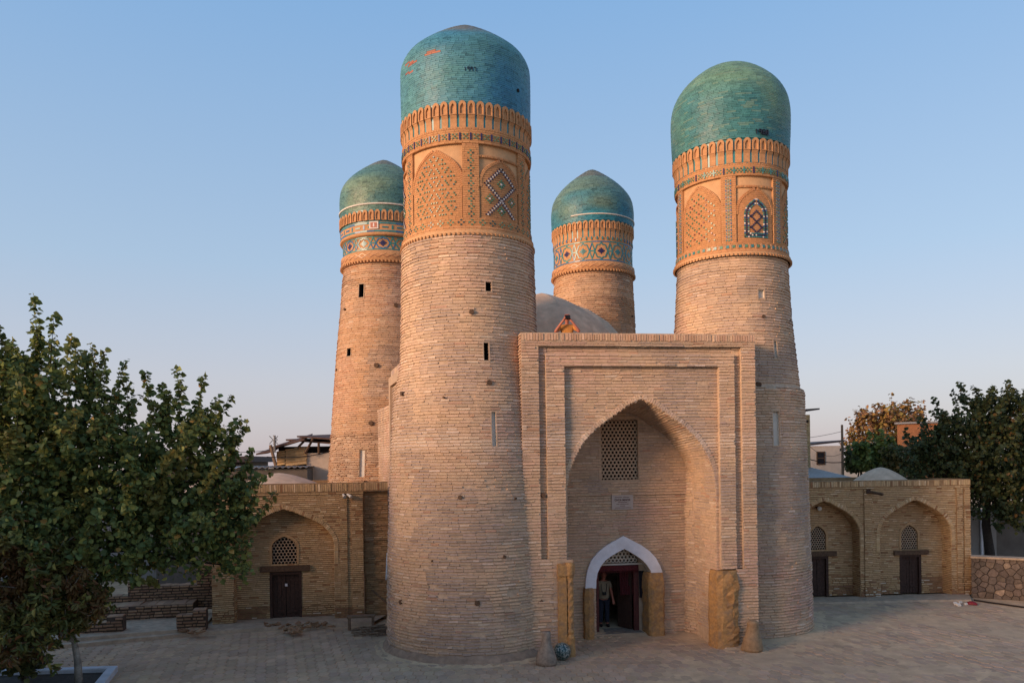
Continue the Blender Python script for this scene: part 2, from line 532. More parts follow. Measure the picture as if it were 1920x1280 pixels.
def recess(mb, T, th0, th1, z0, z1, depth, arched=False):
    """the inside of a slit cut into a tower wall"""
    S = T.surf
    o = -0.0
    corners = lambda d: [S(th0, z0, d), S(th1, z0, d), S(th1, z1, d), S(th0, z1, d)]
    f, b = corners(o), corners(-depth)
    for i in range(4):
        j = (i + 1) % 4
        mb.quad(f[i], b[i], b[j], f[j])
    mb.quad(b[0], b[1], b[2], b[3])

def shaft(T, z0, z1, holes_px, beams_px, parent_name, worn=2.2, thr=2.0, pick=False, ch=0.086, thr_pick=None, rough=1.0, cf=None):
    holes = []
    for (px, py, w, h, kind) in holes_px:
        a, zt = T.hit(px - w / 2, py - h / 2); b, zb = T.hit(px + w / 2, py + h / 2)
        holes.append((a, b, zb, zt, kind))
    iv = cutter((-thr, thr), [hh[:4] for hh in holes])
    bed = MB()
    # closed shaft behind the brick courses, full circle on the far side
    bed.lathe(T.x, T.y, [(T.r(z), z) for z in np.linspace(z0, z1, 24)], 24, thr, 2 * math.pi - thr)
    body = bpy.data.objects.new('tower', bpy.data.meshes.new('tower')); link(body, root)
    pile = new_pile(body, pick=pick)
    def colf(p, u, z):
        return (cf or tan_brick)(p, u, z)
    zlow = min(z1, max(z0, worn))
    kw = dict(upm=lambda z: 1 / T.r(z), colf=colf, mortar=bed, du=0.09, back=0.03)
    if z0 < worn:                                     # worn courses near the ground
        lay(pile, T.surf, z0, zlow, ch, iv, proud=0.036, jit=0.018 * rough, vj=0.012, skip=0.045, tilt=0.0, **({**kw, 'bed': .04, 'gap': .022} if worn > 3 else kw))
    lay(pile, T.surf, zlow, z1, ch, iv, proud=0.027, jit=0.011 * rough, vj=0.008, skip=0.012, tilt=0.0, **kw)
    me = bed.mesh('tower', 'mortar')
    old = body.data; body.data = me; bpy.data.meshes.remove(old)
    for (a, b, zb, zt, kind) in holes:
        r = MB()
        if kind == 'dark':
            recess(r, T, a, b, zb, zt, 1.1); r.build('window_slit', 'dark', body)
        else:
            recess(r, T, a, b, zb, zt, 0.07); r.build('blind_slit', 'cream', body)
        if kind != 'dark' or True:                   # thin plaster margin round the opening
            f = MB(); t = 0.035
            S = lambda th, z: T.surf(th, z, 0.012)
            k = t / T.r(zb)
            o_ = [S(a - k, zb - t), S(b + k, zb - t), S(b + k, zt + t), S(a - k, zt + t)]
            i_ = [S(a, zb), S(b, zb), S(b, zt), S(a, zt)]
            out = T.surf(0.5 * (a + b), zb, 1) - T.surf(0.5 * (a + b), zb, 0)
            f.ribbon(o_, i_, out * 0.012, closed=True); f.build('window_margin', 'plaster', body)
    for (px, py, rad) in beams_px:
        th, z = T.hit(px, py)
        p = T.surf(th, z, 0.0); o_ = T.surf(th, z, 1.0) - p
        b_ = MB(); b_.tube([p - o_ * 0.1, p + o_ * rng.uniform(0.03, 0.09)], [rad, rad * 0.9], 9); b_.build('beam_end', 'wood_beam', body)
    return body

def spline(P, n=60):
    P = np.array(P, float)
    out = []
    for i in range(len(P) - 1):
        p0, p1, p2, p3 = P[max(i - 1, 0)], P[i], P[i + 1], P[min(i + 2, len(P) - 1)]
        for t in np.linspace(0, 1, 8, endpoint=False):
            out.append(0.5 * ((2 * p1) + (-p0 + p2) * t + (2 * p0 - 5 * p1 + 4 * p2 - p3) * t * t + (-p0 + 3 * p1 - 3 * p2 + p3) * t ** 3))
    out.append(P[-1])
    out = np.array(out); out[:, 0] = np.maximum(out[:, 0], 0.01)
    return out
def dome(T, prof, colf, body, ch=0.054, stripe=None, thr=2.1, ytop=None):
    P = spline(prof)
    if ytop is not None:                             # lower the crown until its outline, seen from below, ends at the measured height
        zb = P[0][1]; want = (HY - (T.x / T.y) * F * SR - ytop) / F
        lo, hi = .5, 1.2
        for _ in range(40):
            k = .5 * (lo + hi)
            if max((zb + (z - zb) * k - CAMZ) / (T.y - r) for r, z in P) > want: hi = k
            else: lo = k
        P[:, 1] = zb + (P[:, 1] - zb) * k
    bed = MB()
    bed.lathe(T.x, T.y, [(r - 0.012, z) for r, z in P], 64)
    d = bed.build('dome', 'glaze_base', body, smooth=True)
    seg = np.r_[0, np.cumsum(np.linalg.norm(np.diff(P, axis=0), axis=1))]
    def surf(th, s, off=0.0):
        r = float(np.interp(s, seg, P[:, 0])); z = float(np.interp(s, seg, P[:, 1]))
        e = 0.02
        a = np.array([np.interp(s - e, seg, P[:, 0]), np.interp(s - e, seg, P[:, 1])]); b = np.array([np.interp(s + e, seg, P[:, 0]), np.interp(s + e, seg, P[:, 1])])
        t = b - a; t = t / (np.linalg.norm(t) + 1e-9)
        r2, z2 = r + off * t[1] - 0.012, z - off * t[0]
        return np.array([T.x + r2 * math.sin(th), T.y - r2 * math.cos(th), z2])
    pile = new_pile(body, 'glaze', 'dome_tiles', taper=.95)
    rr = lambda s: max(0.12, float(np.interp(s, seg, P[:, 0])))
    lay(pile, surf, 0.0, seg[-1] - 0.06, ch, lambda s: [(-thr, thr)] if rr(s) > 0.9 else [(-math.pi, math.pi)], upm=lambda s: 1 / rr(s), L=0.24, gap=0.004,
        proud=0.011, back=0.005, jit=0.0006, vj=0.0008, colf=lambda p, u, s: colf(p, u, float(np.interp(s, seg, P[:, 1]))), bed=0.003, tilt=0.0, lvar=0.35)
    return d, surf, seg, P

def arch_plate(w, h, niche=True):
    """one cell of the stalactite cornice: a rounded strip with a small pointed hollow; x across, z up, y out"""
    m = MB()
    hw = w / 2
    k = 9
    outer = [(-hw, 0)] + [(-hw, h * .78)] + [(-hw + w * t, h * .78 + h * .22 * math.sin(math.pi * t) ** .7) for t in np.linspace(.12, .88, k)] + [(hw, h * .78), (hw, 0)]
    n = len(outer)
    ih = hw * .66
    inner = [(-ih, h * .06), (-ih, h * .52)]
    for t in np.linspace(.12, .88, k):
        x = -ih + 2 * ih * t
        inner.append((x, h * .52 + h * .3 * (1 - abs(2 * t - 1)) ** .75))
    inner += [(ih, h * .52), (ih, h * .06)]
    front, rec, bk = 0.055, 0.012, -0.03
    vs = [(x, front, z) for x, z in outer] + [(x, front, z) for x, z in inner] + [(x * .85, rec, z) for x, z in inner] + [(x, bk, z) for x, z in outer]
    fs = []
    for i in range(n - 1):
        fs += [(i, n + i, n + i + 1, i + 1), (n + i, 2 * n + i, 2 * n + i + 1, n + i + 1), (i, i + 1, 3 * n + i + 1, 3 * n + i)]
    fs += [(0, n - 1, 2 * n - 1, n), (n, 2 * n - 1, 3 * n - 1, 2 * n), tuple(range(2 * n, 3 * n)), (0, 3 * n, 4 * n - 1, n - 1)]
    m.add(vs, fs)
    return m.mesh('cornice_niche', 'terracotta', recalc=True)
def strip_plate(w, h):
    m = MB(); hw = w / 2
    prof = [(-0.03, 0), (0.02, 0), (0.025, h * .72), (0.06, h * .93), (0.06, h), (-0.03, h)]
    n = len(prof)
    vs = [(-hw, y, z) for y, z in prof] + [(hw, y, z) for y, z in prof]
    fs = [tuple(range(n)), tuple(range(2 * n - 1, n - 1, -1))] + [(i, n + i, n + (i + 1) % n, (i + 1) % n) for i in range(n)]
    m.add(vs, fs)
    return m.mesh('cornice_strip', 'terracotta', recalc=True)
def ring_of(mesh, T, r, z, N, name, body, thr=1.75, phase=0.0):
    for i in range(N):
        th = (i + phase) * 2 * math.pi / N
        th = (th + math.pi) % (2 * math.pi) - math.pi
        if abs(th) > thr: continue
        o = bpy.data.objects.new(name, mesh); link(o, body)
        o.matrix_basis = Matrix.Translation((T.x + r * math.sin(th), T.y - r * math.cos(th), z)) @ Matrix.Rotation(th + math.pi, 4, 'Z') @ Matrix.Rotation(rng.uniform(-.02, .02), 4, 'Y')

class Inlay:                                        # small glazed pieces set into a cylinder, one joined part per tower
    def __init__(self, T, r):
        self.T, self.r0, self.m = T, r, MB()
    def dot(self, th, z, s, c, w=None, off=0.0):
        r = self.r0 + off - .011; T = self.T
        p = np.array([T.x + r * math.sin(th), T.y - r * math.cos(th), z])
        o = np.array([math.sin(th), -math.cos(th), 0]); t = np.array([math.cos(th), math.sin(th), 0])
        self.m.box(p, t * (w or s) / 2, o * 0.018, np.array([0, 0, s / 2]), jitter(c, .12))
    def line(self, th0, z0, th1, z1, wdt, c, off=0.0, n=1):
        T = self.T; r = self.r0 + off - .009
        for i in range(n):
            a, b = i / n, (i + 1) / n
            ta, tb, za, zb = lerp(th0, th1, a), lerp(th0, th1, b), lerp(z0, z1, a), lerp(z0, z1, b)
            A = np.array([T.x + r * math.sin(ta), T.y - r * math.cos(ta), za]); B = np.array([T.x + r * math.sin(tb), T.y - r * math.cos(tb), zb])
            tm = .5 * (ta + tb); o = np.array([math.sin(tm), -math.cos(tm), 0])
            d = (B - A); L = np.linalg.norm(d)
            s = np.cross(o, d / L)
            self.m.box(.5 * (A + B), d / 2, o * 0.018, s * wdt / 2, jitter(c, .12))
    def done(self, body, name='inlaid_tiles'):
        return self.m.build(name, 'inlay', body, kind='stuff')
G_GRN, G_TEAL, G_BLUE, G_NAVY, G_WHT = C(84, 122, 92), C(56, 122, 126), C(44, 102, 142), C(44, 42, 74), C(220, 206, 194)

def slab(bedm, T, r, th0, th1, z0, z1, depth):      # a raised curved slab (its front carries bricks)
    n = max(1, int((th1 - th0) / .09))
    f = cyl(T, r)
    ts = np.linspace(th0, th1, n + 1)
    for i in range(n):
        bedm.quad(f(ts[i], z0), f(ts[i + 1], z0), f(ts[i + 1], z1), f(ts[i], z1))
        bedm.quad(f(ts[i], z1), f(ts[i + 1], z1), f(ts[i + 1], z1, -depth), f(ts[i], z1, -depth))
        bedm.quad(f(ts[i], z0), f(ts[i], z0, -depth), f(ts[i + 1], z0, -depth), f(ts[i + 1], z0))
    if th1 - th0 < 6:
        bedm.quad(f(th0, z0), f(th0, z1), f(th0, z1, -depth), f(th0, z0, -depth))
        bedm.quad(f(th1, z0), f(th1, z0, -depth), f(th1, z1, -depth), f(th1, z1))
FULL = (-1.9, 1.9)
def tier_cornice(T, body, zA, zB, zC, r, N, two=True):
    b = MB(); b.lathe(T.x, T.y, [(r - .05, zA - .02), (r - .04, zB), (r - .02, zC + .02)], 64, c=G_TEAL)
    b.build('cornice_ground', 'inlay', body, smooth=True)
    step = 2 * math.pi * r / N
    up = arch_plate(step * .80, zC - zB)
    ring_of(up, T, r - .03, zB, N, 'cornice_niche', body)
    if two:
        lo = strip_plate(step * .72, zB - zA)
        ring_of(lo, T, r - .055, zA, N, 'cornice_strip', body)
def bead_ring(T, body, r, z, N, size=.05):
    m = MB()
    for i in range(N):
        th = i * 2 * math.pi / N
        o = np.array([math.sin(th), -math.cos(th), 0]); t = np.array([math.cos(th), math.sin(th), 0])
        m.box(np.array([T.x, T.y, z]) + o * r, t * size * .55, o * size * .8, np.array([0, 0, size * .8]), None)
    m.build('dentil_ring', 'terracotta', body, kind='stuff')

def panel_drum(T, body, z, rc, panels, pil, style):
    """z: collar bottom, band bottom, panel bottom, panel top, band top; rc core radius; panels [(th0, th1, kind)]; pil [(th0, th1)]"""
    zc, zb, zp, zt, zu = z
    core = MB(); core.lathe(T.x, T.y, [(rc + .085, zc), (rc + .10, zc + .09), (rc + .075, zb), (rc + .02, zb + .02), (rc - .03, zp), (rc - .045, zt), (rc - .03, zu + .05)], 64)
    core.build('drum', 'orange_plaster', body, smooth=True)
    bead_ring(T, body, rc + .10, zc + .03, 96, .042)
    bed = MB(); pile = new_pile(body)
    kw = dict(colf=orange_brick, gap=.008, bed=.012, proud=.008, back=.02, jit=.003, vj=.002)
    def course(r, th0, th1, z0, z1, ch=.062, L=.2, iv=None):
        slab(bed, T, r, th0, th1, z0, z1, .1)
        lay(pile, cyl(T, r), z0, z1, ch, iv or (lambda q: [(th0, th1)]), upm=lambda q: 1 / r, L=L, **kw)
    rb = rc + .035
    # collar and bands, right round
    lay(pile, cyl(T, rc + .085), zc + .1, zb, .062, lambda q: [FULL], upm=lambda q: 1 / rc, L=.2, **kw)
    slab(bed, T, rc + .03, -math.pi, math.pi, zb, zp, .1)
    lay(pile, cyl(T, rc + .03), zb, zp, .062, lambda q: [FULL], upm=lambda q: 1 / rc, L=.2, **kw)
    slab(bed, T, rb, -math.pi, math.pi, zt, zu, .1)
    lay(pile, cyl(T, rb), zt + .0, zu - .07, .062, lambda q: [FULL], upm=lambda q: 1 / rc, L=.2, **kw)
    lay(pile, cyl(T, rb), zu - .07, zu, .07, lambda q: [FULL], upm=lambda q: 1 / rc, L=.075, **kw)
    rp = rc + .02
    for a, b in pil: course(rp, a, b, zp, zt)
    tiles = Inlay(T, rp + .008)
    Hh = zt - zp
    for (a, b, kind) in panels:
        w = .5 * (b - a); c0 = .5 * (a + b)
        zs, za = zp + .50 * Hh, zp + (.93 if kind in ('lattice', 'scatter') else .80) * Hh
        rf = rc - .005
        if kind in ('cross', 'window'):              # a framed panel above the arch
            course(rc + .0, a, b, zt - .30 * Hh / 1.97 - .05, zt - .30 * Hh / 1.97 + .02, ch=.07, L=.07)
        hw = w * (.98 if kind in ('lattice', 'scatter') else .92)
        def iv(q, c0=c0, hw=hw, zs=zs, za=za):
            h = arch_half(q, hw, zs, za); return [(c0 - h, c0 + h)] if h > 0.03 else []
        lay(pile, cyl(T, rf), zp, za, .06, iv, upm=lambda q: 1 / rc, L=.17, mortar=bed, du=.12, reveal=.05, **{**kw, 'proud': .006})
        # arch ring of soldier bricks
        P, seg = arch_line(hw, zs, za, zp + .02)
        for sgn in (-1, 1):
            s = seg[1] * 1.0
            PR = np.c_[P[:, 0] * rc, P[:, 1]]; sg = np.r_[0, np.cumsum(np.linalg.norm(np.diff(PR, axis=0), axis=1))]
            s = sg[1] - .15
            while s < sg[-1] - .03:
                x = np.interp(s, sg, PR[:, 0]) / rc; zz = np.interp(s, sg, PR[:, 1])
                x2 = np.interp(s + .05, sg, PR[:, 0]) / rc; z2 = np.interp(s + .05, sg, PR[:, 1])
                f = cyl(T, rf)
                A, B = f(c0 + sgn * x, zz), f(c0 + sgn * x2, z2)
                o = f(c0 + sgn * x, zz, 1) - f(c0 + sgn * x, zz, 0)
                t = (B - A) / np.linalg.norm(B - A); nrm = np.cross(o, t) * (1 if sgn > 0 else -1)
                pile.add(.5 * (A + B) - nrm * .02 * sgn * sgn - o * .02, t * .024, nrm * .05, o * .036, orange_brick(A, 0, zz))
                s += .055
        D = lambda du, dz, c, s=.048, ww=None: tiles.dot(c0 + du / rc, dz, s, c, ww, off=-.012)
        if kind == 'lattice':
            for i in range(-30, 31):
                for j in range(60):
                    du, q = i * .083 + (j % 2) * .0415, zp + .12 + j * .058
                    if q > za or abs(du) / rc > arch_half(q + .03, hw, zs, za) - .08: continue
                    if (i * 2 + (j % 2) + j) % 4 == 0 and j % 2 == 0 or (i * 2 + (j % 2) - j) % 6 == 0 and j % 3 == 0:
                        D(du, q, G_GRN if rng.random() < .8 else G_TEAL, .036)
        elif kind == 'scatter':
            for i in range(-12, 13):
                for j in range(22):
                    du, q = i * .085, zp + .15 + j * .075
                    if q > za or abs(du) / rc > arch_half(q + .04, hw, zs, za) - .07: continue
                    if (i + j) % 4 == 0 or (i - j) % 6 == 0:
                        D(du, q, G_GRN if rng.random() < .7 else C(120, 60, 60), .042)
        elif kind == 'cross':
            n = 13; st = .062
            cz = zp + .62
            def seg_line(x0, z0, x1, z1, m):
                for k in range(m + 1):
                    x, q = lerp(x0, x1, k / m), lerp(z0, z1, k / m)
                    D(x, q, G_WHT, .044); D(x - st * .85, q, G_NAVY, .036); D(x + st * .85, q, G_NAVY, .036)
            seg_line(-.42, zp + .12, .46, zp + .98, 14); seg_line(.42, zp + .12, -.46, zp + .98, 14)
            seg_line(-.46, zp + .98, 0, zp + 1.42, 7); seg_line(.46, zp + .98, 0, zp + 1.42, 7)
            for (x, q) in ((0, zp + 1.0), (0, zp + .26), (-.36, zp + .56), (.36, zp + .56)):
                D(x, q, G_WHT, .05)
                for (i, j) in ((1, 0), (-1, 0), (0, 1), (0, -1), (2, 0), (-2, 0), (0, 2), (0, -2), (1, 1), (-1, -1), (1, -1), (-1, 1)):
                    if (abs(i) + abs(j)) == 2 or rng.random() < .2: D(x + i * .055, q + j * .055, G_GRN, .042)
        elif kind == 'window':
            hw2, zs2, za2 = .36, zp + .85, zp + 1.30
            for ring, g in ((0, G_TEAL), (1, G_NAVY), (2, G_TEAL)):
                z0 = zp + .16
                P2, s2 = arch_line(hw2 - ring * .055, zs2, za2 - ring * .06, z0 + ring * .05)
                sg = 0.0
                while sg < s2[-1]:
                    x, q = np.interp(sg, s2, P2[:, 0]), np.interp(sg, s2, P2[:, 1])
                    for sgn in (-1, 1): D(sgn * x, q, (G_TEAL, G_GRN, G_BLUE, G_WHT)[(int(sg / .055) + ring) % 4] if ring != 1 else G_NAVY, .04)
                    sg += .058
                x = -hw2 + ring * .055
                while x < hw2 - ring * .055:
                    D(x, z0 + ring * .05, g if rng.random() < .7 else G_WHT, .04); x += .058
            for k in range(-4, 5):
                for sgn in (-1, 1):
                    for cz in (zp + .45, zp + .78):
                        D(k * .045, cz + sgn * (.17 - abs(k) * .045), G_NAVY, .042)
    # pilaster ornament
    for a, b in pil:
        c0 = .5 * (a + b)
        if style == 'dots':
            for j in range(9):
                q = zp + .1 + j * .21
                for (i, k) in ((0, 1), (-1, 0), (1, 0), (0, -1)):
                    tiles.dot(c0 + i * .062 / rc, q + k * .062, .045, G_GRN if (j + i) % 3 else C(44, 66, 60))
        else:
            for j in range(19):
                q = zp + .08 + j * .1
                tiles.dot(c0, q, .07, G_TEAL if j % 2 else G_GRN, .06)
                for sgn in (-1, 1):
                    tiles.line(c0 + sgn * .085 / rc, q + .05, c0, q + .05 - .05, .011, C(196, 160, 126))
                    tiles.line(c0 + sgn * .085 / rc, q + .05, c0, q + .1, .011, C(196, 160, 126))
                    tiles.dot(c0 + sgn * .07 / rc, q, .045, G_BLUE if j % 2 else G_TEAL, .03)
    # lower band
    per = .29 / rc
    th = -1.9; k = 0
    zm = .5 * (zb + zp)
    while th < 1.9:
        if style == 'dots':
            for (i, j) in ((0, 1), (-1, 0), (1, 0), (0, -1)): tiles.dot(th + i * .07 / rc, zm + j * .062, .045, G_GRN if k % 3 else C(40, 70, 66), off=.012)
        else:
            tiles.dot(th, zm, .085, G_TEAL if k % 2 else G_GRN, .07, off=.012); tiles.dot(th + .5 * per, zm, .05, G_TEAL, .04, off=.012)
            for sgn in (-1, 1): tiles.line(th + sgn * .25 * per, zm + .07, th + sgn * .25 * per + .1 * per, zm - .07, .011, C(196, 160, 126), off=.012)
        th += per * (1 if style == 'dots' else .62); k += 1
    # upper band: upright bars and quincunxes
    th = -1.9; k = 0
    zm = zt + .5 * (zu - .07 - zt)
    while th < 1.9:
        if style == 'dots' or k % 3 == 0:
            tiles.dot(th, zm, .19, C(42, 34, 78), .042, off=.025)
        else:
            tiles.dot(th, zm, .19, C(70, 120, 112), .042, off=.025); tiles.dot(th, zm, .045, C(70, 120, 112), .15, off=.0262)
        for (i, j) in ((0, 0), (1, 1), (-1, 1), (1, -1), (-1, -1)): tiles.dot(th + .5 * per + i * .05 / rc, zm + j * .05, .04, G_GRN, off=.025)
        th += per; k += 1
    tiles.done(body)
    bed.build('brick_bed', 'mortar_orange', body)

def digits(T, r, th0, z0, h, text, body, surf=None):
    SEG = {'1': [((.5, 0), (.5, 1)), ((.5, 1), (.2, .8))], '9': [((.1, .55), (.1, 1)), ((.1, 1), (.9, 1)), ((.9, 1), (.9, 0)), ((.1, .55), (.9, .55))],
           '7': [((.1, 1), (.9, 1)), ((.9, 1), (.9, 0))], '6': [((.9, 1), (.1, 1)), ((.1, 1), (.1, 0)), ((.1, 0), (.9, 0)), ((.9, 0), (.9, .5)), ((.9, .5), (.1, .5))],
           '8': [((.1, 0), (.1, 1)), ((.9, 0), (.9, 1)), ((.1, 0), (.9, 0)), ((.1, .5), (.9, .5)), ((.1, 1), (.9, 1))]}
    inl = Inlay(T, r)
    for i, chh in enumerate(text):
        for (a, b) in SEG[chh]:
            inl.line(th0 + (i * .85 + a[0] * .6) * h / r, z0 + a[1] * h, th0 + (i * .85 + b[0] * .6) * h / r, z0 + b[1] * h, h * .13, C(30, 26, 40))
    o = inl.m.build('date_numerals', 'inlay', body)
    return o

# front left tower ---------------------------------------------------------------------------------------
FLT = Tower(-1.23, 23.1, [(0, 2.52), (2.5, 2.48), (4.9, 2.40), (6.95, 2.28), (7.15, 2.25), (8.3, 2.04), (9.35, 2.0), (11.65, 1.95)])
qf = lambda z: 5.4 + (z - 5.4) * 1.036
bodyFL = shaft(FLT, 0.0, qf(11.40),
    [(915.5, 537, 11, 19, 'dark'), (911.5, 659, 10, 33, 'dark'), (926, 804, 10, 64, 'light')],
    [(884, 585, .075), (917, 717, .085), (757, 738, .07), (863, 932, .07), (965, 934, .04), (945, 1043, .05), (811, 1051, .035), (895, 1130, .085), (752, 1128, .07), (833, 745, .03)],
    'tower', pick=True, thr=2.1)
bodyFL['label'] = 'nearest tower, dated 1997, with a straight-sided turquoise dome'
zFL = tuple(map(qf, (11.40, 11.62, 11.87, 13.84, 14.26)))
aL0, aL1 = FLT.hit(775, 330, 1.87)[0], FLT.hit(867, 330, 1.87)[0]
aR0, aR1 = FLT.hit(898, 330, 1.87)[0], FLT.hit(971, 330, 1.87)[0]
panel_drum(FLT, bodyFL, zFL, 1.87, [(aL0, aL1, 'lattice'), (aR0, aR1, 'cross'), (aR1 + .2, aR1 + .95, 'lattice'), (aL0 - .95, aL0 - .2, 'cross')],
           [(aL1, aR0), (aR1, aR1 + .2), (aL0 - .2, aL0)], 'dots')
tier_cornice(FLT, bodyFL, qf(14.26), qf(14.58), qf(14.95), 1.925, 48)
BARE = [(772, 119, 12, 8), (806, 99, 16, 4), (814, 106, 9, 3), (766, 138, 7, 5)]   # glaze fallen off, red body showing
def colFL(p, th, z):
    z = 5.4 + (z - 5.4) / 1.036
    n = nz(p[0], p[1], p[2], .55); m = nz(p[0] * 1.5 + 4, p[1] * 1.5, p[2] * 5, .8)
    c = lerp(C(92, 140, 134), C(60, 120, 146), min(1, max(0, .5 + 1.0 * n + .35 * th)))  # patchy teal to blue; bluer to the right as painted sky reflection
    top = z - (16.95 + .28 * nz(p[0], p[1], 3, .9))
    if top > 0: c = lerp(c, C(104, 104, 96), min(.9, top * 2.6))
    if rng.random() < .05: c = c * .7
    px, py = PROJ(p)
    bare = max(max(0, 1 - math.hypot((px - x) / w, (py - y) / h)) for x, y, w, h in BARE)
    if bare > rng.random() * .8: c = jitter(C(156, 92, 70), .2)
    return jitter(c * (1 + .12 * m), .06)
domeFL, *_ = dome(FLT, [(r * 1.036, qf(z)) for r, z in [(1.85, 14.93), (1.862, 15.5), (1.865, 16.3), (1.84, 16.66), (1.68, 16.98), (1.36, 17.27), (.95, 17.58), (.5, 17.88), (.2, 18.06), (.02, 18.12)]], colFL, bodyFL, ytop=47)
th, z = FLT.hit(870, 133, 1.93)
digits(FLT, 1.94, th, z, .105, '1997', bodyFL)
for (px, py) in ((971, 170),):
    th, z = FLT.hit(px, py, 1.93); h = MB(); p = cyl(FLT, 1.925)
    h.tube([p(th, z, -.05), p(th, z, .03)], .05, 7); h.build('dome_hole', 'dark', bodyFL)

# front right tower --------------------------------------------------------------------------------------
FRT = Tower(7.21, 25.1, [(z, r * .955) for z, r in [(0, 2.42), (4.8, 2.34), (7.5, 2.25), (7.58, 2.12), (9.7, 1.9), (11.55, 1.79)]])
bodyFR = shaft(FRT, 0.0, 11.53, [(1427, 552, 12, 18, 'light'), (1454, 656, 9, 33, 'light'), (1455, 803, 14, 64, 'light')],
               [(1431, 594, .07), (1422, 721, .085), (1480, 601, .04)], 'tower', pick=True, thr=2.0)
bodyFR['label'] = 'front tower right of the portal, dated 1968, with a rounded green-blue dome'
q = lambda z: 5.4 + (z - 5.4) * 1.02
bL0, bL1 = FRT.hit(1281, 390, 1.725)[0], FRT.hit(1352, 390, 1.725)[0]
bR0, bR1 = FRT.hit(1380, 390, 1.725)[0], FRT.hit(1449, 390, 1.725)[0]
panel_drum(FRT, bodyFR, (q(11.40), q(11.56), q(11.80), q(13.77), q(14.15)), 1.725,
           [(bL0, bL1, 'scatter'), (bR0, bR1, 'window'), (bR1 + .25, bR1 + 1.0, 'scatter'), (bL0 - .9, bL0 - .2, 'window')],
           [(bL1, bR0), (bR1, bR1 + .25), (bL0 - .2, bL0)], 'chain')
tier_cornice(FRT, bodyFR, q(14.15), q(14.5), q(14.86), 1.81, 44)
def colFR(p, th, z):
    n = nz(p[0], p[1], p[2], .7); m = nz(p[0] * 2, p[1] * 2, p[2] * 6, .8)
    c = lerp(C(100, 134, 112), C(64, 118, 120), min(1, max(0, .35 + (16.5 - z) * .55 + 1.2 * n)))
    r = rng.random()
    if r < .1: c = lerp(c, C(124, 142, 116), .4)
    elif r < .16: c = c * .78
    return jitter(c * (1 + .18 * m), .09)
dome(FRT, [(r * .955, q(z)) for r, z in [(1.92, 14.85), (1.955, 15.6), (1.963, 16.2), (1.92, 16.6), (1.82, 16.9), (1.64, 17.2), (1.36, 17.5), (.98, 17.8), (.55, 18.02), (.22, 18.14), (.02, 18.17)]], colFR, bodyFR, ch=.052, ytop=115)
th, z = FRT.hit(1416, 251, 1.86)
digits(FRT, 1.882, th, z, .14, '1968', bodyFR)

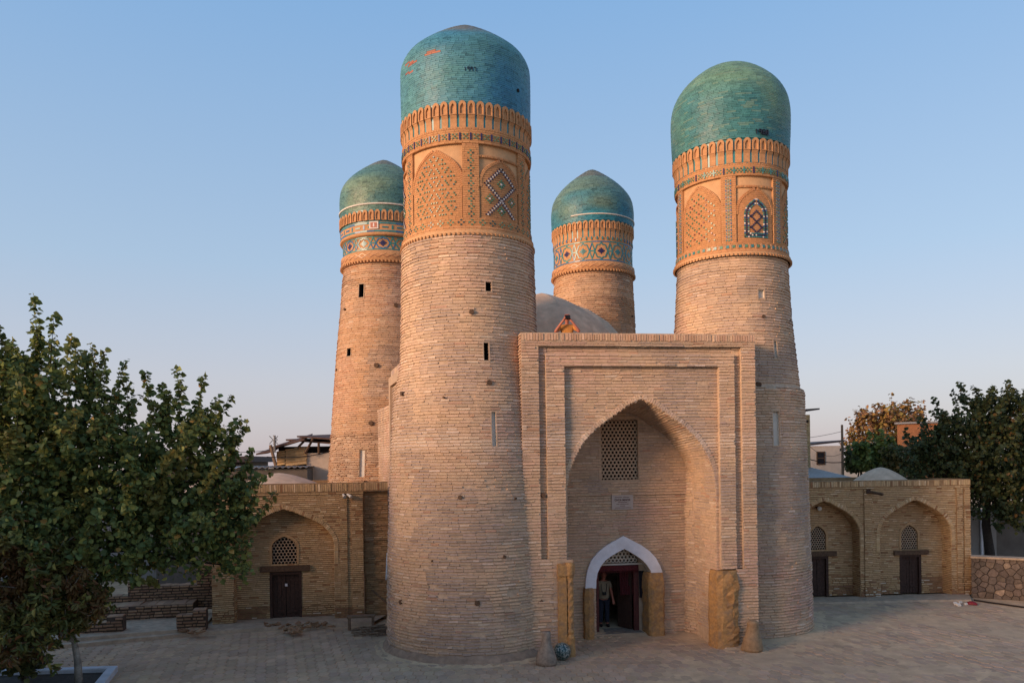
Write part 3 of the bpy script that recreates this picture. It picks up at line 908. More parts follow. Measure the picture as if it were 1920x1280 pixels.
# the two rear towers ------------------------------------------------------------------------------------
def frieze_drum(T, body, zs, r, seed, white=False):
    """zs: collar bottom, collar top, frieze top, torus top, second frieze top"""
    z0, z1, z2, z3, z4 = zs
    m = MB(); m.lathe(T.x, T.y, [(r + .02, z0), (r + .085, z0 + .07), (r + .09, z1 - .04), (r + .04, z1), (r + .0, z1 + .02), (r, z2)] +
                      ([(r + .1, z2), (r + .13, .5 * (z2 + z3)), (r + .1, z3), (r + .1, z4)] if z3 > z2 else [(r + .02, z4)]), 64)
    m.build('drum', 'terracotta', body, smooth=True)
    bead_ring(T, body, r + .09, z0 + .03, 80, .055)
    rg = random.Random(seed)
    t = Inlay(T, r + .004)
    per = 2 * math.pi / 14
    H = z2 - z1; zm = .5 * (z1 + z2)
    TE = lambda: rg.choice([G_TEAL, G_TEAL, G_BLUE, C(52, 128, 124)])
    for k in range(14):
        c0 = k * per + .1
        c0 = (c0 + math.pi) % (2 * math.pi) - math.pi
        if abs(c0) > 1.9: continue
        for zz in (z1 + .05, z2 - .04): t.line(c0 - per / 2, zz, c0 + per / 2, zz, .045, TE(), n=3)
        a = per * .36; b = H * .30
        pts = [(-a, 0), (-a * .62, b), (-a * .25, b), (0, b * 1.35), (a * .25, b), (a * .62, b), (a, 0), (a * .62, -b), (a * .25, -b), (0, -b * 1.35), (-a * .25, -b), (-a * .62, -b)]
        g = TE()
        for i in range(len(pts)):
            p, q_ = pts[i], pts[(i + 1) % len(pts)]
            t.line(c0 + p[0], zm + p[1], c0 + q_[0], zm + q_[1], .045, g)
        t.line(c0 + a, zm, c0 + per - a, zm, .05, TE())
        for (x, y) in ((a, b), (a, -b)): t.line(c0 + x, zm, c0 + per / 2, zm + y * 1.3, .04, TE()); t.line(c0 + per - x, zm, c0 + per / 2, zm + y * 1.3, .04, TE())
        ctr = C(44, 38, 84) if k % 3 == 0 else G_TEAL
        for (x, y, w, h) in ((0, 0, .05, .26), (-1, 0, .05, .16), (1, 0, .05, .16), (-2, 0, .05, .06), (2, 0, .05, .06)):
            t.dot(c0 + x * .06 / r, zm + y, h, ctr, w)
    if z3 > z2:
        zmm = .5 * (z3 + z4); r2 = .1
        for k in range(40):
            c0 = (k * 2 * math.pi / 40 + math.pi) % (2 * math.pi) - math.pi
            if abs(c0) > 1.9: continue
            w = 2 * math.pi / 40
            t.line(c0 - w / 2, z3 + .06, c0 + w / 2, z3 + .06, .07, TE(), off=r2); t.line(c0 - w / 2, z4 - .05, c0 + w / 2, z4 - .05, .07, TE(), off=r2)
            if k % 2: t.line(c0 - w * .4, zmm, c0 + w * .4, zmm, .06, TE(), off=r2)
            else: t.dot(c0, zmm, .16, TE(), .07, off=r2)
    else:
        for k in range(48):
            c0 = (k * 2 * math.pi / 48 + math.pi) % (2 * math.pi) - math.pi
            if abs(c0) < 1.9: t.dot(c0, z2 + .1, .12, TE(), .05, off=.03)
    t.done(body)
    # white lozenge outlines on the collar
    t2 = Inlay(T, r + .092)
    for k in range(34):
        c0 = (k * 2 * math.pi / 34 + math.pi) % (2 * math.pi) - math.pi
        if abs(c0) > 1.9: continue
        w = math.pi / 34
        z_ = .5 * (z0 + z1) + .03
        t2.line(c0 - w, z_, c0, z_ + .09, .02, C(206, 158, 116)); t2.line(c0, z_ + .09, c0 + w, z_, .02, C(206, 158, 116)); t2.line(c0 - w, z_, c0, z_ - .09, .02, C(150, 96, 62)); t2.line(c0, z_ - .09, c0 + w, z_, .02, C(150, 96, 62))
    t2.m.build('collar_relief', 'inlay', body)
BLT = Tower(-5.16, 32.3, [(0, 2.62), (4.5, 2.47), (6.6, 2.31), (9.4, 2.09), (11.7, 1.87), (13.42, 1.71)])
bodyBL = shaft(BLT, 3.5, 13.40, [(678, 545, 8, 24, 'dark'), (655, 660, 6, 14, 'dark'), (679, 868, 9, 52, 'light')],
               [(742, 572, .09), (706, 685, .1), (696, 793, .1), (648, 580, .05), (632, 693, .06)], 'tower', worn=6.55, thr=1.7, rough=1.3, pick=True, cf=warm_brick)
bodyBL['label'] = 'rear left tower, partly hidden by the nearest tower, with blue tiled bands'
frieze_drum(BLT, bodyBL, (13.36, 13.82, 14.40, 14.5, 14.92), 1.73, 3)
tier_cornice(BLT, bodyBL, 14.92, 14.98, 15.40, 1.85, 46, two=False)
def colBL(p, th, z):
    n = nz(p[0], p[1], p[2] * 2, .8); m = nz(p[0] * 2, p[1] * 2, p[2] * 6, .8)
    c = lerp(C(108, 132, 112), C(76, 116, 114), min(1, max(0, .5 + 1.4 * n)))
    if z > 17.55: c = lerp(c, C(112, 108, 98), .75)
    if rng.random() < .1: c = c * .66
    return jitter(c * (1 + .18 * m), .09)
dome(BLT, [(1.84, 15.40), (1.855, 15.9), (1.85, 16.3), (1.78, 16.7), (1.58, 17.05), (1.25, 17.4), (.85, 17.72), (.42, 18.02), (.15, 18.17), (.02, 18.2)], colBL, bodyBL, ch=.056, ytop=300)
w_ = MB(); w_.lathe(BLT.x, BLT.y, [(1.85, 15.60), (1.885, 15.61), (1.885, 15.66), (1.85, 15.67)], 64); w_.build('white_ring', 'cream', bodyBL, smooth=False)
n_ = MB(); th, z = BLT.hit(700, 421, 1.9); il = Inlay(BLT, 1.845); il.dot(th, z, .29, G_WHT, .37); il.dot(th, z, .2, C(178, 110, 84), .26, off=.006)
il.dot(th, z, .14, G_WHT, .05, off=.012); il.m.build('relief_tile', 'inlay', bodyBL)

BRT = Tower(3.59, 33.2, [(0, 2.2), (8, 1.85), (11, 1.745), (13.2, 1.66)])
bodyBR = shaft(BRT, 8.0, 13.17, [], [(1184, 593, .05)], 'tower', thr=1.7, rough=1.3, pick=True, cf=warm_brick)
bodyBR['label'] = 'rear right tower seen above the portal beside the mud dome'
frieze_drum(BRT, bodyBR, (13.13, 13.52, 14.36, 14.36, 14.5), 1.67, 5)
tier_cornice(BRT, bodyBR, 14.46, 14.84, 15.18, 1.73, 46)
def colBR(p, th, z):
    n = nz(p[0], p[1], p[2] * 2, .8); m = nz(p[0] * 2, p[1] * 2, p[2] * 6, .8)
    c = lerp(C(98, 124, 112), C(48, 118, 134), min(1, max(0, .25 + (16.1 - z) * 1.1 + 1.0 * n)))
    if z > 17.3: c = lerp(c, C(104, 100, 92), .7)
    if rng.random() < .1: c = c * .66
    return jitter(c * (1 + .18 * m), .09)
dome(BRT, [(1.75, 15.18), (1.765, 15.6), (1.76, 16.0), (1.69, 16.4), (1.5, 16.75), (1.18, 17.12), (.8, 17.45), (.4, 17.75), (.15, 17.9), (.02, 17.94)], colBR, bodyBR, ch=.056, ytop=318)
w_ = MB(); w_.lathe(BRT.x, BRT.y, [(1.76, 15.40), (1.79, 15.41), (1.79, 15.45), (1.76, 15.46)], 48, -.62, 2.4); w_.build('white_ring', 'cream', bodyBR)

# ------------------------------------------------------------------ portal
M['yellow_mud'] = material('ochre_mud', base=C(168, 124, 78), noise_scale=16, noise_amt=.35, bump=.8, bump_scale=16, blotch=.8, blotch_col=tuple(C(132, 104, 80)), blotch_scale=5)
M['skirt'] = material('cement_skirt', base=C(150, 124, 104), noise_scale=5, noise_amt=.3, bump=.6, bump_scale=12, blotch=.5, blotch_col=tuple(C(124, 104, 90)), blotch_scale=2)
A0 = CAM + ray(985, 1226) * 21.25
PANG = math.radians(8)
PL = Plane(A0[0], A0[1], PANG)
uu = lambda px, py=850, off=0.0: PL.u(px, py, off)
g1, g2, s1, s2, r1, r2, WP = uu(1012), uu(1025.5), uu(1060), uu(1350), uu(1378.7), uu(1391.7), uu(1417.5)
zz_ = lambda py: PL.z(1190, py)
zTop, zSol, zO1, zS2, zS1 = zz_(625), zz_(641), zz_(650), zz_(663), zz_(687)
zGL, zGR = PL.z(1018, 1048), PL.z(1385, 1066)
OFFS = -0.14
aL, aR = uu(1063, 907, OFFS), uu(1342, 912, OFFS)
UC, AW = .5 * (aL + aR), .5 * (aR - aL)
ZSP, ZAP = PL.z(1063, 915, OFFS), PL.z(1205, 748, OFFS)
ND, SPL = 1.75, 0.07                                # depth of the portal niche and its splay per metre

portal = bpy.data.objects.new('portal', bpy.data.meshes.new('portal')); link(portal, root)
bedP = MB()
pp = new_pile(portal, pick=True)
PS = lambda off: (lambda u, z, o=0.0: PL.pt(u, z, off + o))
kwp = dict(colf=tan_brick, mortar=bedP, L=.30, proud=.026, back=.04)
low = dict(jit=.016, vj=.011, skip=.03); mid = dict(jit=.010, vj=.008, skip=.012)
pierR = uu(1046, 1130)
def iv_low(z): return [(0, pierR), (r1 - .02, WP)]
lay(pp, PS(0), 0.10, min(zGL, zGR), .086, iv_low, reveal=.16, **kwp, **low)
zg_hi, zg_lo = max(zGL, zGR), min(zGL, zGR)
lay(pp, PS(0), zg_lo, zg_hi, .086, lambda z: [(0, g1), (g2, s1), (r1, WP)] if zGL < zGR else [(0, s1), (s2, r1), (r2, WP)], reveal=.16, **kwp, **mid)
lay(pp, PS(0), zg_hi, zO1, .086, lambda z: [(0, g1), (r2, WP)], reveal=.16, **kwp, **mid)
lay(pp, PS(0), zO1, zSol, .07, lambda z: [(0, WP)], reveal=.16, **kwp, **mid)
lay(pp, PS(.012), zSol, zTop, zTop - zSol, lambda z: [(0, WP)], reveal=.2, colf=lambda p, u, z: jitter(lerp(K_TAN, K_RED, rng.uniform(.1, .6)), .14), mortar=bedP, L=.075, gap=.016, proud=.016, back=.03, jit=.012, vj=.01, bed=.014, lvar=.15)
lay(pp, PS(-.005), zg_hi, zS1, .086, lambda z: [(g2, s1), (s2, r1)], reveal=.16, **kwp, **mid)
lay(pp, PS(-.005), zS1, zS2, .086, lambda z: [(g2, r1)], reveal=.16, **kwp, **mid)
# groove floors between the two frames
for (a, b, z0) in ((g1, g2, zGL), (r1, r2, zGR)):
    lay(pp, PS(-.12), z0, zO1, .086, lambda z, a=a, b=b: [(a - .03, b + .03)], **kwp, **mid)
lay(pp, PS(-.12), zS2 - .02, zO1 + .02, .086, lambda z: [(g1, r2)], **kwp, **mid)
# spandrel
lay(pp, PS(OFFS), 0.05, zS1 + .03, .086, lambda z: (lambda h: [(s1 - .03, UC - h), (UC + h, s2 + .03)] if h > .03 else [(s1 - .03, s2 + .03)])(arch_half(z, AW, ZSP, ZAP)), **kwp, **mid)
bedP.quad(PL.pt(0, zTop, .012), PL.pt(WP, zTop, .012), PL.pt(WP, zTop, -1.2), PL.pt(0, zTop, -1.2))
bedP.quad(PL.pt(0, zTop, -.55), PL.pt(WP, zTop, -.55), PL.pt(WP, zTop - 1.0, -.55), PL.pt(0, zTop - 1.0, -.55))
# left and right returns of the portal
PLL = Plane(*PL.pt(0, 0, -1.9)[:2], PANG - math.pi / 2)      # faces left
PLR = Plane(*PL.pt(WP, 0, 0)[:2], PANG + math.pi / 2)
lay(pp, lambda u, z, o=0.0: PLL.pt(u, z, o), 0.1, zTop, .086, lambda z: [(0, 1.885)], **kwp, **mid)
lay(pp, lambda u, z, o=0.0: PLR.pt(u, z, o), 0.1, zTop, .086, lambda z: [(0.015, 1.9)], **kwp, **mid)
# voussoirs round the big arch
P_, S_ = arch_line(AW, ZSP, ZAP, .4)
def arch_at(s):
    return np.array([np.interp(s, S_, P_[:, 0]), np.interp(s, S_, P_[:, 1])])
for sgn in (-1, 1):
    s = S_[1] - .6
    while s < S_[-1] - .02:
        a, b = arch_at(s), arch_at(min(S_[-1], s + .055))
        t = (b - a) / (np.linalg.norm(b - a) + 1e-9)
        n2 = np.array([t[1], -t[0]])
        m = .5 * (a + b) + n2 * .075
        A = PL.pt(UC + sgn * m[0], m[1], OFFS)
        tt = PL.U * t[0] * sgn + np.array([0, 0, t[1]]); nn = PL.U * n2[0] * sgn + np.array([0, 0, n2[1]])
        pp.add(A - PL.N * .03, tt * .029, nn * (.078 + rng.uniform(-.01, .01)), PL.N * (.055 + rng.uniform(-.006, .006)), tan_brick(A, 0, m[1]), True)
        s += .068
# niche sides and vault, laid in courses running into the depth
SEGL = S_[-1]
for sgn in (-1, 1):
    def nsurf(t, s, off=0.0, sgn=sgn):
        a, b = arch_at(max(0, s - .02)), arch_at(min(SEGL, s + .02))
        d = (b - a) / (np.linalg.norm(b - a) + 1e-9)
        p = arch_at(s) + np.array([-d[1], d[0]]) * off
        k = 1 - SPL * t / AW
        return PL.pt(UC + sgn * p[0] * k, p[1] - .12 * t * max(0, (p[1] - ZSP) / (ZAP - ZSP)), OFFS - t)
    lay(pp, nsurf, -.0 + .001, SEGL, .086, lambda s: [(0.0, ND)], **{**kwp, 'proud': .012}, **mid)
    bedP.quad(nsurf(0, 0), nsurf(ND, 0), nsurf(ND, 0) - np.array([0, 0, .5]), nsurf(0, 0) - np.array([0, 0, .5]))
# back wall of the niche
BP = Plane(*PL.pt(0, 0, OFFS - ND)[:2], PANG)
kb = 1 - SPL * ND / AW
ub = lambda px, py: BP.uz(px, py)
dL, dR = ub(1117, 1090)[0], ub(1222, 1075)[0]
dTop = ub(1170, 1030)[1]
wL, wR, wB, wT = ub(1125, 850)[0], ub(1197, 850)[0], ub(1160, 900)[1], ub(1160, 785)[1]
zLedge = ub(1180, 928)[1]
def iv_back(z):
    h = arch_half(z, AW, ZSP, ZAP - .12) * kb
    return [(UC - h, UC + h)] if h > .03 else []
dC = ub(1170, 1030)[0]
def door_half(z):                                    # half width of the doorway cut
    return 0
def iv_back2(z):
    iv = iv_back(z)
    if z < dTop:
        a, b = dL, dR
        if z > ub(1120, 1075)[1]:
            k = (dTop - z) / (dTop - ub(1120, 1075)[1]); k = k ** .55
            a, b = lerp(dC, dL, k), lerp(dC, dR, k)
        iv = cutter(iv[0], [(a, b, -1, 99)])(z) if iv else iv
    if wB < z < wT: iv = cutter(lambda q: iv, [(wL, wR, -1, 99)])(z)
    return iv
lay(pp, lambda u, z, o=0.0: BP.pt(u, z, o), .02, zLedge, .086, iv_back2, **kwp, **mid)
lay(pp, lambda u, z, o=0.0: BP.pt(u, z, .045 + o), zLedge, ZAP - .1, .086, iv_back2, reveal=.08, **kwp, **mid)
old = portal.data; portal.data = bedP.mesh('portal', 'mortar'); bpy.data.meshes.remove(old)
portal['label'] = 'tall rectangular brick portal with double raised frame and deep pointed arch'
bh = MB()
for (px, py, r_) in ((1019, 928, .06), (1015, 1127, .05)):
    u, z = PL.uz(px, py); bh.tube([PL.pt(u, z, -.12), PL.pt(u, z, .03)], r_, 8)
bh.build('beam_end', 'wood_beam', portal)

# pierced lattices ---------------------------------------------------------------------------------------
def lattice(pl, inside, u0, u1, z0, z1, pitch, off, thick, name, mat, parent, hole=.62):
    """a slab pierced with six-sided holes; inside(u, z) says where it stands"""
    m = MB(); rows = 0
    R = pitch / math.sqrt(3)
    v = pitch * math.sqrt(3) / 2
    j = 0; z = z0
    while z < z1 + v:
        u = u0 + (pitch / 2 if j % 2 else 0)
        while u < u1 + pitch:
            if inside(u, z):
                ho = [(u + R * math.sin(k * math.pi / 3), z + R * math.cos(k * math.pi / 3)) for k in range(6)]
                hi = [(u + R * hole * math.sin(k * math.pi / 3), z + R * hole * math.cos(k * math.pi / 3)) for k in range(6)]
                vs = [pl.pt(a, b, off) for a, b in ho] + [pl.pt(a, b, off) for a, b in hi] + [pl.pt(a, b, off - thick) for a, b in hi]
                fs = []
                for k in range(6):
                    k2 = (k + 1) % 6
                    fs += [(k, k2, 6 + k2, 6 + k), (6 + k, 6 + k2, 12 + k2, 12 + k)]
                m.add(vs, fs)
            u += pitch
        z += v; j += 1
    return m.build(name, mat, parent)
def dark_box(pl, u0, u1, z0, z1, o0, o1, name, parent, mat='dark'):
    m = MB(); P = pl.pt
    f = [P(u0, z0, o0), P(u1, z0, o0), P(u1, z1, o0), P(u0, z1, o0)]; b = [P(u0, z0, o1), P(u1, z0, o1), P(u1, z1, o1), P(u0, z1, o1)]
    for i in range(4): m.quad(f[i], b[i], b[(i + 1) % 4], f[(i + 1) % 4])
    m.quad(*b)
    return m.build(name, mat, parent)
pt_ = (wR - wL) / 10.2
lattice(BP, lambda u, z: wL + .02 < u < wR - .02 and wB < z < wT, wL + .05, wR, wB + .03, wT, pt_, -.02, .06, 'lattice_window', 'plaster', portal)
fr = MB()
for (a, b, c_, d_) in ((wL - .06, wL + .03, wB - .06, wT + .06), (wR - .03, wR + .06, wB - .06, wT + .06), (wL + .03, wR - .03, wB - .06, wB + .02), (wL + .03, wR - .03, wT - .03, wT + .06)):
    fr.pbox(BP, a, b, c_, d_, -.1, .062)
fr.build('lattice_frame', 'plaster', portal)
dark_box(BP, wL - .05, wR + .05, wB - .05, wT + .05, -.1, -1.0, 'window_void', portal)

# white door arch
OUT = [(1097, 1102), (1098, 1085), (1101, 1068), (1108, 1050), (1120, 1035), (1136, 1022), (1152, 1013), (1168.5, 1004), (1186, 1013), (1203, 1022), (1218, 1033), (1229, 1045), (1237, 1060), (1242.5, 1075)]
INN = [(1117, 1102), (1117.5, 1087), (1120, 1073), (1126, 1060), (1134, 1050), (1146, 1041), (1158, 1034), (1170, 1028), (1181, 1034), (1193, 1041), (1205, 1050), (1213, 1059), (1219, 1068), (1222.5, 1079)]
O3, I3 = [BP.pt(*BP.uz(*p, .05), .05) for p in OUT], [BP.pt(*BP.uz(*p, .05), .05) for p in INN]
wa = MB(); wa.ribbon(O3, I3, PL.N * .05); wa.ribbon(O3, I3, -PL.N * .06)
wa.build('door_arch', 'white', portal)['label'] = 'white painted pointed arch over the doorway'
# reveal of the doorway behind the arch
rv = MB()
for i in range(len(I3) - 1):
    a, b = I3[i] - PL.N * .05, I3[i + 1] - PL.N * .05
    rv.quad(a, b, b - PL.N * .42, a - PL.N * .42)
for (k, pxs) in ((0, 1117), (len(I3) - 1, 1222)):
    a = I3[k] - PL.N * .05; b = a.copy(); b[2] = 0.0
    rv.quad(a, a - PL.N * .42, b - PL.N * .42, b)
rv.build('door_reveal', 'cream', portal)
DP = Plane(*BP.pt(0, 0, -.42)[:2], PANG)              # plane of the door frame
def dz(px, py): return DP.uz(px, py)
x0, x1 = dz(1113, 1130)[0], dz(1198, 1130)[0]
zt_ = dz(1150, 1059)[1]
fz = MB()
fz.pbox(DP, x0, x0 + .17, 0, zt_, -.12, .0); fz.pbox(DP, x1 - .16, x1, 0, zt_, -.12, .0); fz.pbox(DP, x0 + .17, x1 - .16, zt_ - .14, zt_, -.12, 0)
fz.build('door_frame', 'red_wood', portal)
uB = dz(1224, 1075)[0]
wl_ = MB(); wl_.pbox(DP, x1, uB + .25, 0, 2.75, -.2, -.02); wl_.pbox(DP, x0 - .4, x0, 0, 2.75, -.2, -.02)
wl_.build('door_side_wall', 'plaster', portal)
uA, uC2 = dz(1125, 1058)[0], dz(1200, 1058)[0]
zA_, zB_ = dz(1160, 1056)[1], dz(1168, 1028)[1]
def tym(u, z):
    k = (z - zA_) / (zB_ - zA_ + 1e-9)
    return 0 <= k and lerp(uA, dz(1168, 1030)[0], k * .8) < u < lerp(uC2, dz(1168, 1030)[0], k * .8)
lattice(DP, tym, uA, uC2, zA_ - .01, zB_ + .25, .118, .0, .06, 'tympanum_lattice', 'cream', portal, hole=.60)
tb = MB(); tb.pbox(DP, x0 - .2, uB + .2, zt_ - .0, zt_ + .05, -.1, .012); tb.build('tympanum_sill', 'cream', portal)
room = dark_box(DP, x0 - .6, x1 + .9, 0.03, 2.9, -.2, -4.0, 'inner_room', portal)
th_ = MB(); th_.pbox(DP, x0 - .05, x1 + .05, 0.0, .1, -.5, .30); th_.build('threshold', 'stone', portal)
# inner door leaf, swung back
lf = MB(); LPl = Plane(*DP.pt(x1 - .17, 0, -.14)[:2], PANG + math.radians(118))
lf.pbox(LPl, 0.02, .62, .12, zt_ - .2, -.05, 0.0)
dl_ = lf.build('door_leaf', 'wood', portal)

# ochre stone posts --------------------------------------------------------------------------------------
def rough_prism(pl, outline, z0, z1, bow=0.02, seed=1, nz_=9, mb=None):
    """outline [(u, off)] swept upward with a worn surface"""
    m = mb or MB(); n = len(outline); r_ = random.Random(seed)
    vs = []
    for k in range(nz_ + 1):
        z = lerp(z0, z1, k / nz_)
        top = 1 - .10 * max(0, (k - nz_ + 1.2))
        cu = sum(o[0] for o in outline) / n; co = sum(o[1] for o in outline) / n
        for (u, o) in outline:
            vs.append(pl.pt(cu + (u - cu) * top + r_.uniform(-bow, bow), z, co + (o - co) * top + r_.uniform(-bow, bow)))
    fs = [(k * n + i, k * n + (i + 1) % n, (k + 1) * n + (i + 1) % n, (k + 1) * n + i) for k in range(nz_) for i in range(n)]
    fs.append(tuple(nz_ * n + i for i in range(n)))
    m.add(vs, fs)
    return m
a_, b_ = PL.u(1336, 1140, .1), PL.u(1386, 1140, .1)
rp = rough_prism(PL, [(a_ + .12, -.5), (a_ + .08, -.3), (a_ + .16, .06), (a_ + .3, .13), (a_ + .55, .14), (b_, .06), (b_ + .02, -.3)], -.05, PL.z(1360, 1070, .1), .022, 4, 12)
rp.build('stone_post', 'yellow', portal)['label'] = 'worn ochre stone block at the right foot of the portal arch'
rp = rough_prism(PL, [(a_ + .40, -.3), (a_ + .42, .13), (a_ + .6, .165), (b_ - .02, .10), (b_ + .04, -.3)], -.05, PL.z(1360, 1078, .1), .03, 14, 22)
rp.build('mud_repair', 'yellow_mud', portal)
a_, b_ = BP.u(1219, 1140, .2), BP.u(1248, 1130, .2)
rp = rough_prism(BP, [(a_ - .08, -.3), (a_ - .01, .12), (a_ + .06, .2), (b_ - .06, .2), (b_, .1), (b_, -.1)], -.05, BP.z(1225, 1074, .2), .02, 5, 12)
rp.build('stone_post', 'yellow', portal)['label'] = 'ochre stone jamb right of the doorway'
a_, b_ = BP.u(1096, 1150, .25), BP.u(1115, 1150, .25)
rp = rough_prism(BP, [(a_, -.1), (a_ + .02, .2), (.5 * (a_ + b_), .26), (b_, .2), (b_ + .02, -.3)], -.05, BP.z(1105, 1103, .2), .015, 6, 12)
rp.build('stone_post', 'yellow', portal)['label'] = 'narrow brown-ochre stone jamb left of the doorway'
# carved post with a twisted colonnette
zt2, zb2 = PL.z(1060, 1054, .05), -.05
a_, b_ = PL.u(1046, 1120, .05), PL.u(1074, 1120, .05)
cp = MB()
wv = b_ - a_
rough_prism(PL, [(a_, -.3), (a_, .1), (a_ + .56 * wv, .12), (a_ + .6 * wv, -.3)], zb2, zt2 - .02, .006, 7, 10, cp)
ctr = a_ + .82 * wv
vs, fs = [], []
prof = [(.0, 1.5), (.10, 1.5), (.16, 1.25), (.22, 1.45), (.25, .85), (.28, 1.2), (.31, .9), (.34, 1.0)] + [(.34 + .5 * i / 30, 1.0) for i in range(1, 31)] + [(.86, 1.25), (.88, 1.5), (.97, 1.6), (1.0, 1.3)]
nseg = 18
for i, (t, k) in enumerate(prof):
    zc_ = lerp(zb2, zt2, t)
    for j in range(nseg):
        w = 2 * math.pi * j / nseg
        tw = 1 + (.13 * math.sin(3 * w + t * 75) if .34 < t < .85 else 0)
        vs.append(PL.pt(ctr + .088 * k * tw * math.cos(w), zc_, .06 + .088 * k * tw * math.sin(w)))
for i in range(len(prof) - 1):
    for j in range(nseg): fs.append((i * nseg + j, i * nseg + (j + 1) % nseg, (i + 1) * nseg + (j + 1) % nseg, (i + 1) * nseg + j))
fs.append(tuple((len(prof) - 1) * nseg + j for j in range(nseg)))
cp.add(vs, fs)
capz = zt2 - .36
cp.pbox(PL, a_ - .01, b_ + .0, capz, zt2 - .06, -.2, .155)
cp.build('carved_post', 'yellow', portal, smooth=False)['label'] = 'carved ochre post with a twisted colonnette at the left foot of the arch'
sp = MB(); sp.pbox(PL, a_ - .10, a_, 0, zt2 + .06, -.2, .02); sp.pbox(PL, a_, b_ + .02, zt2 + .0, zt2 + .07, -.25, .03); sp.build('post_bedding', 'plaster', portal)

# ------------------------------------------------------------------ body of the building, side portal, mud dome
bd = MB()
poly = [(FLT.x - .9, FLT.y + 2.6), (PL.pt(.2, 0, -1.7)[0], PL.pt(.2, 0, -1.7)[1]), (PL.pt(.2, 0, -6.3)[0], PL.pt(.2, 0, -6.3)[1]), (PL.pt(WP - .2, 0, -6.3)[0], PL.pt(WP - .2, 0, -6.3)[1]), (PL.pt(WP - .2, 0, -1.7)[0], PL.pt(WP - .2, 0, -1.7)[1]), (FRT.x - .5, FRT.y + 2.0), (BRT.x, BRT.y), (BLT.x, BLT.y)]
bd.extrude([(x, y, 0.0) for x, y in poly], (0, 0, 8.0))
bd.build('hall', 'mortar', root)
dv = np.array([BLT.x - FLT.x, BLT.y - FLT.y]); dv /= np.linalg.norm(dv)
angL = math.atan2(-dv[1], -dv[0])
nl = np.array([math.sin(angL), -math.cos(angL)])
def on_side(d, out):                                 # point of the left flank at depth d, moved outwards
    t = (d - FLT.y) / dv[1]
    return np.array([FLT.x, FLT.y]) + dv * t + nl * out
bedS = MB(); ps = new_pile(root)
def flank(near, far, z1, cap):                       # left-facing wall from a near to a far point of the plan
    near, far = np.array(near), np.array(far)
    d_ = near - far; Lf = np.linalg.norm(d_)
    pl = Plane(far[0], far[1], math.atan2(d_[1], d_[0]))
    lay(ps, lambda u, z, o_=0.0: pl.pt(u, z, o_), 3.0, z1 - cap, .086, lambda z: [(0, Lf)], colf=tan_brick, mortar=bedS, proud=.02, jit=.008)
    lay(ps, lambda u, z, o_=0.0: pl.pt(u, z, o_ + .005), z1 - cap, z1, cap, lambda z: [(0, Lf)], colf=tan_brick, mortar=bedS, proud=.014, jit=.006, L=.08, bed=.014)
    bedS.quad(pl.pt(0, 3, 0), pl.pt(0, z1, 0), pl.pt(0, z1, -1.5), pl.pt(0, 3, -1.5))
    bedS.quad(pl.pt(0, z1, 0), pl.pt(Lf, z1, 0), pl.pt(Lf, z1, -1.5), pl.pt(0, z1, -1.5))
    return pl, Lf
pA, LA = flank((-3.25, 23.6), (-4.09, 26.5), 8.56, .26)
pB, LB = flank((-4.02, 26.5), (-5.16, 29.9), 7.46, .12)
bedS.build('flank_wall', 'mortar', root)
gv = MB(); gv.pbox(pA, 0.0, .30, 3.0, 8.3, 0.0, .10); gv.pbox(pA, .30, 2.9, 8.0, 8.3, 0.0, .10)
gv.build('flank_frame', 'plaster', root)
# ribbed mud dome
dm = MB(); N = 8
profd = [(2.9, 8.0), (2.85, 9.1), (2.6, 9.75), (2.15, 10.3), (1.55, 10.78), (.95, 11.12), (.4, 11.36), (.02, 11.48)]
Pd = spline(profd)
vs, fs = [], []
sub = 6
nn_ = N * sub
dcx, dcy = 1.15, 28.0
for (r, z) in Pd:
    for j in range(nn_):
        a = 2 * math.pi * (j + 0.0) / nn_ + .35
        k = (j % sub) / sub
        face = math.cos(math.pi / N) / math.cos((k - .5) * 2 * math.pi / N)
        rr_ = r * face * 1.0 + .02 * nz(math.cos(a) * r * 2, math.sin(a) * r * 2, z * 2)
        vs.append((dcx + rr_ * math.sin(a), dcy - rr_ * math.cos(a), z))
for i in range(len(Pd) - 1):
    for j in range(nn_): fs.append((i * nn_ + j, i * nn_ + (j + 1) % nn_, (i + 1) * nn_ + (j + 1) % nn_, (i + 1) * nn_ + j))
dm.add(vs, fs)
dm.build('mud_dome', 'mud', root)
dm2 = MB(); dm2.lathe(1.9, 30.6, [(2.9, 8.0), (2.85, 9.3), (2.55, 10.1), (2.0, 10.75), (1.3, 11.25), (.5, 11.6), (.02, 11.7)], 40)
dm2.build('mud_vault', 'mud', root, smooth=True)
emit_things(PILES)

# cement skirt at the foot of the near tower
sk = MB(); n = 120; vs = []
for i in range(n + 1):
    a = -1.75 + 3.3 * i / n
    h = .24 + .07 * nz(i * .13, 0, 1) + .03 * nz(i * .6, 2, 1)
    for (r, z) in ((2.72, -.05), (2.66 + .03 * nz(i * .2, 5, 0), .10), (2.60 + .02 * nz(i * .4, 1, 3), h * .8), (2.545, h)):
        vs.append((FLT.x + r * math.sin(a), FLT.y - r * math.cos(a), z))
sk.add(vs, [(4 * i + k, 4 * i + 4 + k, 4 * i + 5 + k, 4 * i + 1 + k) for i in range(n) for k in range(3)])
sk.build('foot_skirt', 'skirt', bodyFL, smooth=True)
